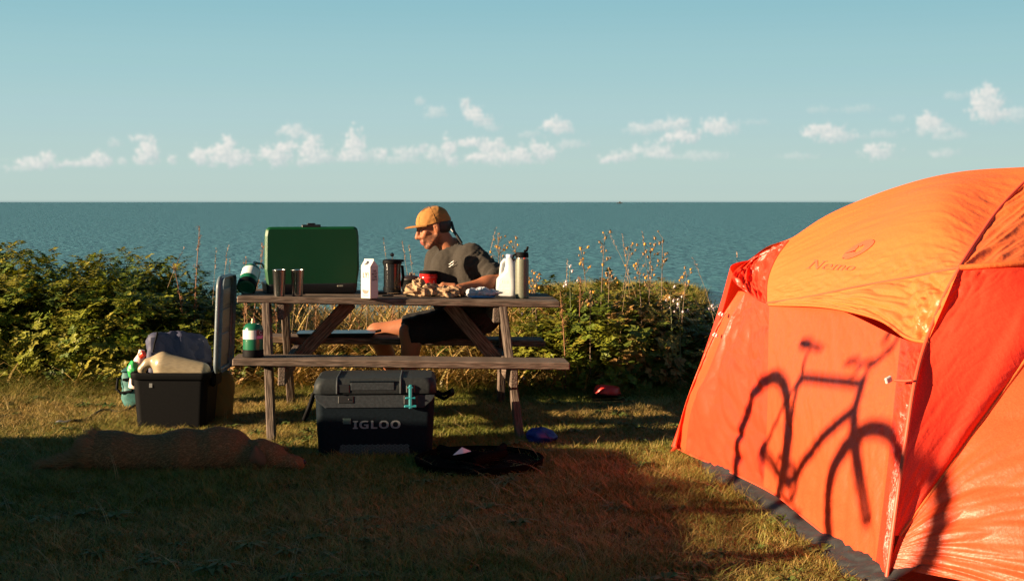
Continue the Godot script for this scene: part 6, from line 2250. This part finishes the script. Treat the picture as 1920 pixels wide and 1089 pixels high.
func make_plants() -> void:
	M.leaf = leaf_mat(0.68)
	M.dry = mat(lin(0.27, 0.125, 0.045), 0.8)
	M.tan_head = mat(lin(0.27, 0.16, 0.07), 0.85)
	M.petal_yellow = mat(lin(0.60, 0.30, 0.03), 0.7)
	M.petal_pale = mat(lin(0.62, 0.50, 0.50), 0.7)
	var bark := mat(lin(0.06, 0.045, 0.03), 0.85)
	var greens := [Color(0.110, 0.142, 0.014), Color(0.175, 0.185, 0.018), Color(0.070, 0.100, 0.014), Color(0.21, 0.185, 0.024), Color(0.17, 0.17, 0.02)]
	var weeds := [Color(0.115, 0.135, 0.022), Color(0.085, 0.105, 0.018), Color(0.21, 0.155, 0.04), Color(0.25, 0.14, 0.045), Color(0.07, 0.095, 0.016)]
	var protos := []
	for k in 5:
		var rose := k < 3
		var t := thing("rose_shrub" if rose else "weed_clump", "dense leafy green rose shrub in the hedge along the shore" if rose else "low weedy clump of green and rusty leaves by the shore", "shrub", Vector3.ZERO, 0.0, "rose shrubs of the hedge" if rose else "weed clumps along the lawn's edge")
		var stems := mb()
		var r := RandomNumberGenerator.new()
		r.seed = 200 + k
		for s in 7:
			var a := TAU * s / 7.0
			var e := Vector3(cos(a) * 0.25, r.randf_range(0.35, 0.6), sin(a) * 0.25)
			stems.tube([Vector3(cos(a) * 0.04, -0.02, sin(a) * 0.04), e * 0.5 + Vector3(0, 0.08, 0), e], [0.008, 0.006, 0.003], 5)
		part("trunk", stems, bark, t)
		var cr := part("crown", shrub_crown(210 + k, 400 if rose else 300, Vector3(0.46, 0.86, 0.46) if rose else Vector3(0.40, 0.55, 0.40), greens if rose else weeds), M.leaf, t)
		cr.set_meta("kind", "stuff")
		protos.append(t)
	var used := [false, false, false, false, false]
	var r := RandomNumberGenerator.new()
	r.seed = 300
	# hedge: x, distance, height
	var spots := []
	for row in 3:
		var x := -5.4
		while x < -1.75:
			var d := 10.48 + 0.55 * row + r.randf_range(-0.12, 0.12)
			var px := 960.0 + x / d * FPX
			var y := 472.0 if px < 240.0 else lerpf(472.0, 548.0, clampf((px - 240.0) / 190.0, 0.0, 1.0))
			var hgt := EYE - (y - HORIZON) * d / FPX
			spots.append([x + r.randf_range(-0.1, 0.1), d, hgt * r.randf_range(0.86, 1.04) - 0.05 * (2 - row), r.randi() % 3])
			x += r.randf_range(0.36, 0.5)
	# right of the table: weeds and a few roses
	for row in 3:
		var x := 0.30
		while x < 2.4:
			var d := 10.18 + 0.5 * row + r.randf_range(-0.12, 0.12)
			var px := 960.0 + x / d * FPX
			var y := 536.0 if px < 1250.0 else lerpf(536.0, 604.0, clampf((px - 1250.0) / 90.0, 0.0, 1.0))
			var hgt := EYE - (y - HORIZON) * d / FPX
			spots.append([x + r.randf_range(-0.08, 0.08), d, hgt * r.randf_range(0.84, 1.06) - 0.05 * (2 - row), 3 + r.randi() % 2 if r.randf() < 0.75 else r.randi() % 3])
			x += r.randf_range(0.34, 0.46)
	# behind the table: lower
	for row in 3:
		var x := -1.8
		while x < 0.3:
			var d := 10.35 + 0.45 * row + r.randf_range(-0.12, 0.12)
			spots.append([x, d, r.randf_range(0.24, 0.40), 3 + r.randi() % 2])
			x += r.randf_range(0.55, 0.8)
	for s in spots:
		var k: int = s[3]
		var full := 0.92 if k < 3 else 0.60
		var sc: float = s[2] / full
		var size := Vector3(lerpf(1.0, sc, 0.4), sc, lerpf(1.0, sc, 0.4)) * 1.0
		var where := Vector3(s[0], 0, -s[1])
		if not used[k]:
			used[k] = true
			protos[k].transform = Transform3D(Basis().scaled_local(size), where)
		else:
			copy(protos[k], where, r.randf() * TAU, size)
	# stalks, at the places where they show against the sea: kind, pixel of the top, distance
	var st := [
		[0, 940, 437, 10.3], [0, 952, 470, 10.2], [0, 928, 490, 10.4], [0, 977, 452, 10.4], [0, 1124, 440, 10.1], [0, 1156, 464, 10.2], [0, 1110, 466, 10.3], [0, 1240, 446, 10.1], [0, 1214, 462, 10.3], [0, 1206, 486, 10.0], [0, 1140, 500, 10.0], [0, 765, 520, 10.4], [0, 1000, 530, 10.2],
		[1, 1072, 508, 10.0], [1, 1262, 546, 9.9], [1, 1276, 562, 9.8], [1, 1334, 574, 9.9],
		[2, 362, 424, 10.5], [2, 470, 462, 10.5], [2, 486, 478, 10.3], [2, 456, 490, 10.4], [2, 350, 500, 10.4], [2, 660, 500, 10.6], [2, 1085, 520, 10.0],
		[3, 766, 447, 10.6], [3, 783, 470, 10.5], [3, 776, 462, 10.7], [3, 738, 455, 10.6], [3, 891, 436, 10.6], [3, 884, 448, 10.7], [3, 1187, 446, 10.6], [3, 1214, 442, 10.5], [3, 1223, 440, 10.6], [3, 1264, 502, 10.2], [3, 1352, 492, 10.0], [3, 1382, 484, 10.2], [3, 1366, 530, 9.9], [3, 410, 470, 10.5], [3, 426, 500, 10.6], [3, 288, 470, 10.6], [3, 440, 480, 10.7], [3, 395, 478, 10.5], [3, 1060, 500, 10.4], [3, 560, 560, 10.2], [3, 590, 552, 10.4], [3, 640, 548, 10.5],
	]
	for k in 6:
		st.append([[0, 2, 0, 3, 0][k % 5], 1010.0 + 52.0 * k + r.randf_range(-8, 8), r.randf_range(492, 560) + 0.0, r.randf_range(9.7, 10.3)])
	for k in 14:
		st.append([[2, 3, 0][k % 3], 445.0 + 24.0 * k + r.randf_range(-8, 8), r.randf_range(535, 575), r.randf_range(9.9, 10.6)])
	for k in st.size():
		var s: Array = st[k]
		var top := at(s[1], s[2], s[3])
		var o := stalk(s[0], 400 + k, top.y)
		o.position = Vector3(top.x, 0, top.z)
		o.rotation.y = k * 1.7
	# tall grass in the belt of weeds
	var reed := tuft(501, 16, 1.0, 0.009, 0.10, 0.55, 4).mesh()
	var gm := leaf_mat(0.5)
	var places := []
	var tints := PackedColorArray()
	for k in 1500:
		var x := r.randf_range(-5.0, 2.6) if k < 800 else r.randf_range(-1.9, 0.6)
		var d := r.randf_range(9.8, 11.7)
		var h := r.randf_range(0.22, 0.5)
		if x > -1.8 and x < 0.5: h *= 1.3
		if d < 10.15: h *= 0.55
		places.append(Transform3D(Basis(Vector3.UP, r.randf() * TAU).scaled_local(Vector3(1.0, h, 1.0)), Vector3(x, 0, -d)))
		var dry := clampf(r.randf() * 1.3 + (-0.3 if x < -1.9 else 0.25 if x < 0.5 else 0.0), 0.0, 1.0)
		var c := Color(0.11, 0.135, 0.022).lerp(Color(0.42, 0.26, 0.095), dry) * r.randf_range(0.8, 1.2)
		tints.append(c)
	scatter("tall_grass", "tall green and straw grass growing along the shore bank", "grass", reed, gm, places, tints)
	# bank behind, down to the water
	var places2 := []
	var tints2 := PackedColorArray()
	for k in 2600:
		var x := r.randf_range(-9.0, 7.0)
		var d := r.randf_range(11.4, 19.0)
		places2.append(Transform3D(Basis(Vector3.UP, r.randf() * TAU).scaled_local(Vector3(1.6, r.randf_range(0.25, 0.45), 1.6)), Vector3(x, ground_height(x, -d) - 0.02, -d)))
		tints2.append(Color(0.075, 0.10, 0.025).lerp(Color(0.25, 0.17, 0.06), r.randf()) * r.randf_range(0.8, 1.2))
	scatter("bank_grass", "rough grass on the slope down to the water", "grass", reed, gm, places2, tints2)
	# marsh grass standing in the shallows
	var marsh := tuft(502, 26, 1.0, 0.012, 0.25, 0.35, 3).mesh()
	var places3 := []
	var tints3 := PackedColorArray()
	for k in 1500:
		var d := r.randf_range(37.0, 46.0)
		var px := r.randf_range(1030.0, 1322.0)
		var u := (px - 1030.0) / 292.0
		var edge := 1.0 - pow(absf(u * 1.75 - 0.75), 3.0)
		if r.randf() > edge + 0.1: continue
		var x := (px - 960.0) / FPX * d
		places3.append(Transform3D(Basis(Vector3.UP, r.randf() * TAU).scaled_local(Vector3(1, r.randf_range(0.35, 0.55) * (0.6 + 0.4 * edge), 1)), Vector3(x, SEA - 0.02, -d)))
		tints3.append(Color(0.17, 0.17, 0.025).lerp(Color(0.27, 0.19, 0.045), r.randf()) * r.randf_range(0.85, 1.15))
	scatter("marsh_grass", "yellow green marsh grass bed standing in the shallow water", "marsh grass", marsh, gm, places3, tints3)

func make_lawn() -> void:
	var r := RandomNumberGenerator.new()
	r.seed = 600
	var gm := leaf_mat(0.5)
	gm.roughness = 0.6
	var patch := noise(601, 0.9, 3)
	var tone := noise(602, 0.35, 3)
	var variants := [tuft(611, 9, 0.055, 0.0021, 0.022, 0.9, 2).mesh(), tuft(612, 8, 0.045, 0.0022, 0.024, 1.5, 2).mesh(), tuft(613, 7, 0.075, 0.0019, 0.020, 1.1, 3).mesh()]
	var places := [[], [], []]
	var tints := [PackedColorArray(), PackedColorArray(), PackedColorArray()]
	var blocked := [[Vector2(-0.165, -7.06), 0.29], [Vector2(-1.99, -8.32), 0.17]]
	for k in 92000:
		var d := sqrt(r.randf_range(4.5 * 4.5, 10.6 * 10.6))
		var half := 0.365 * d + 0.9
		var x := r.randf_range(-half, half)
		var z := -d
		if x > 1.02 + 0.13 * (z + 7.4) and z > -7.4: continue
		var skip := false
		for b in blocked:
			if Vector2(x, z).distance_to(b[0]) < b[1]: skip = true
		if absf(x + 0.72) < 0.29 and absf(z + 7.5) < 0.17: skip = true
		if Vector2(x, z).distance_to(Vector2(0.645, -9.42)) < 0.16 or (absf(x - 0.64) < 0.14 and z > -9.5 and z < -8.9 and r.randf() < 0.75): skip = true
		if skip: continue
		var p := patch.get_noise_2d(x, z)
		var t := tone.get_noise_2d(x, z)
		var kind := 0 if r.randf() < 0.5 else 1
		if p > 0.28 and r.randf() < 0.4: kind = 2
		if d > 9.5 and r.randf() < 0.6: kind = 2
		var s := r.randf_range(0.6, 1.15) * (1.0 + 0.35 * p)
		if d > 9.5: s *= 1.0 + (d - 9.5) * 1.4
		places[kind].append(Transform3D(Basis(Vector3.UP, r.randf() * TAU).scaled_local(Vector3(1.1, s, 1.1)), Vector3(x, -0.003, z)))
		var dry := clampf(0.42 + 0.9 * t + r.randf_range(-0.45, 0.45) - (0.35 if d > 9.2 else 0.0), 0.0, 1.0)
		tints[kind].append(Color(0.125, 0.148, 0.018).lerp(Color(0.37, 0.235, 0.075), dry) * r.randf_range(0.75, 1.2))
	for k in 3:
		scatter(["lawn_grass", "flattened_grass", "long_grass"][k], ["short green and straw lawn grass across the campsite", "flattened dry lawn grass matted between the upright blades", "longer lawn grass standing in patches and by the weeds"][k], "grass", variants[k], gm, places[k], tints[k])
	# broad-leaved lawn weeds and stray dead stalks
	var ros := mb()
	var q := RandomNumberGenerator.new()
	q.seed = 640
	for k in 9:
		var a := TAU * k / 9.0 + q.randf_range(-0.2, 0.2)
		leaf(ros, Vector3(0, 0.006, 0), Vector3(cos(a), q.randf_range(0.15, 0.6), sin(a)), Vector3.UP, q.randf_range(0.05, 0.09), q.randf_range(0.009, 0.015), 0.3, 0.3)
	var pw := []
	var tw := PackedColorArray()
	for k in 420:
		var d := q.randf_range(4.8, 9.6)
		var x := q.randf_range(-1.0, 1.0) * (0.365 * d + 0.3)
		if x > 0.95 + 0.13 * (-d + 7.4) and d < 7.4: continue
		if patch.get_noise_2d(x * 0.6, d * 0.6) < -0.05: continue
		var s := q.randf_range(0.6, 1.3)
		pw.append(Transform3D(Basis(Vector3.UP, q.randf() * TAU).scaled_local(Vector3(s, s, s)), Vector3(x, 0.012, -d)))
		tw.append(Color(0.06, 0.095, 0.016).lerp(Color(0.12, 0.13, 0.03), q.randf()))
	scatter("lawn_weeds", "small broad leaved weeds growing flat in the lawn", "weeds", ros.mesh(), gm, pw, tw)
	var stray := tuft(641, 2, 0.16, 0.0016, 0.01, 1.8, 4).mesh()
	var ps := []
	var ts := PackedColorArray()
	for k in 380:
		var d := q.randf_range(4.7, 9.4)
		var x := q.randf_range(-1.0, 1.0) * (0.365 * d + 0.3)
		if x > 0.95 + 0.13 * (-d + 7.4) and d < 7.4: continue
		ps.append(Transform3D(Basis(Vector3.UP, q.randf() * TAU).scaled_local(Vector3(1, q.randf_range(0.4, 1.1), 1)), Vector3(x, 0.0, -d)))
		ts.append(Color(0.42, 0.29, 0.13) * q.randf_range(0.6, 1.2))
	scatter("dead_stalks", "pale dead grass stalks standing out of the lawn", "grass", stray, gm, ps, ts)
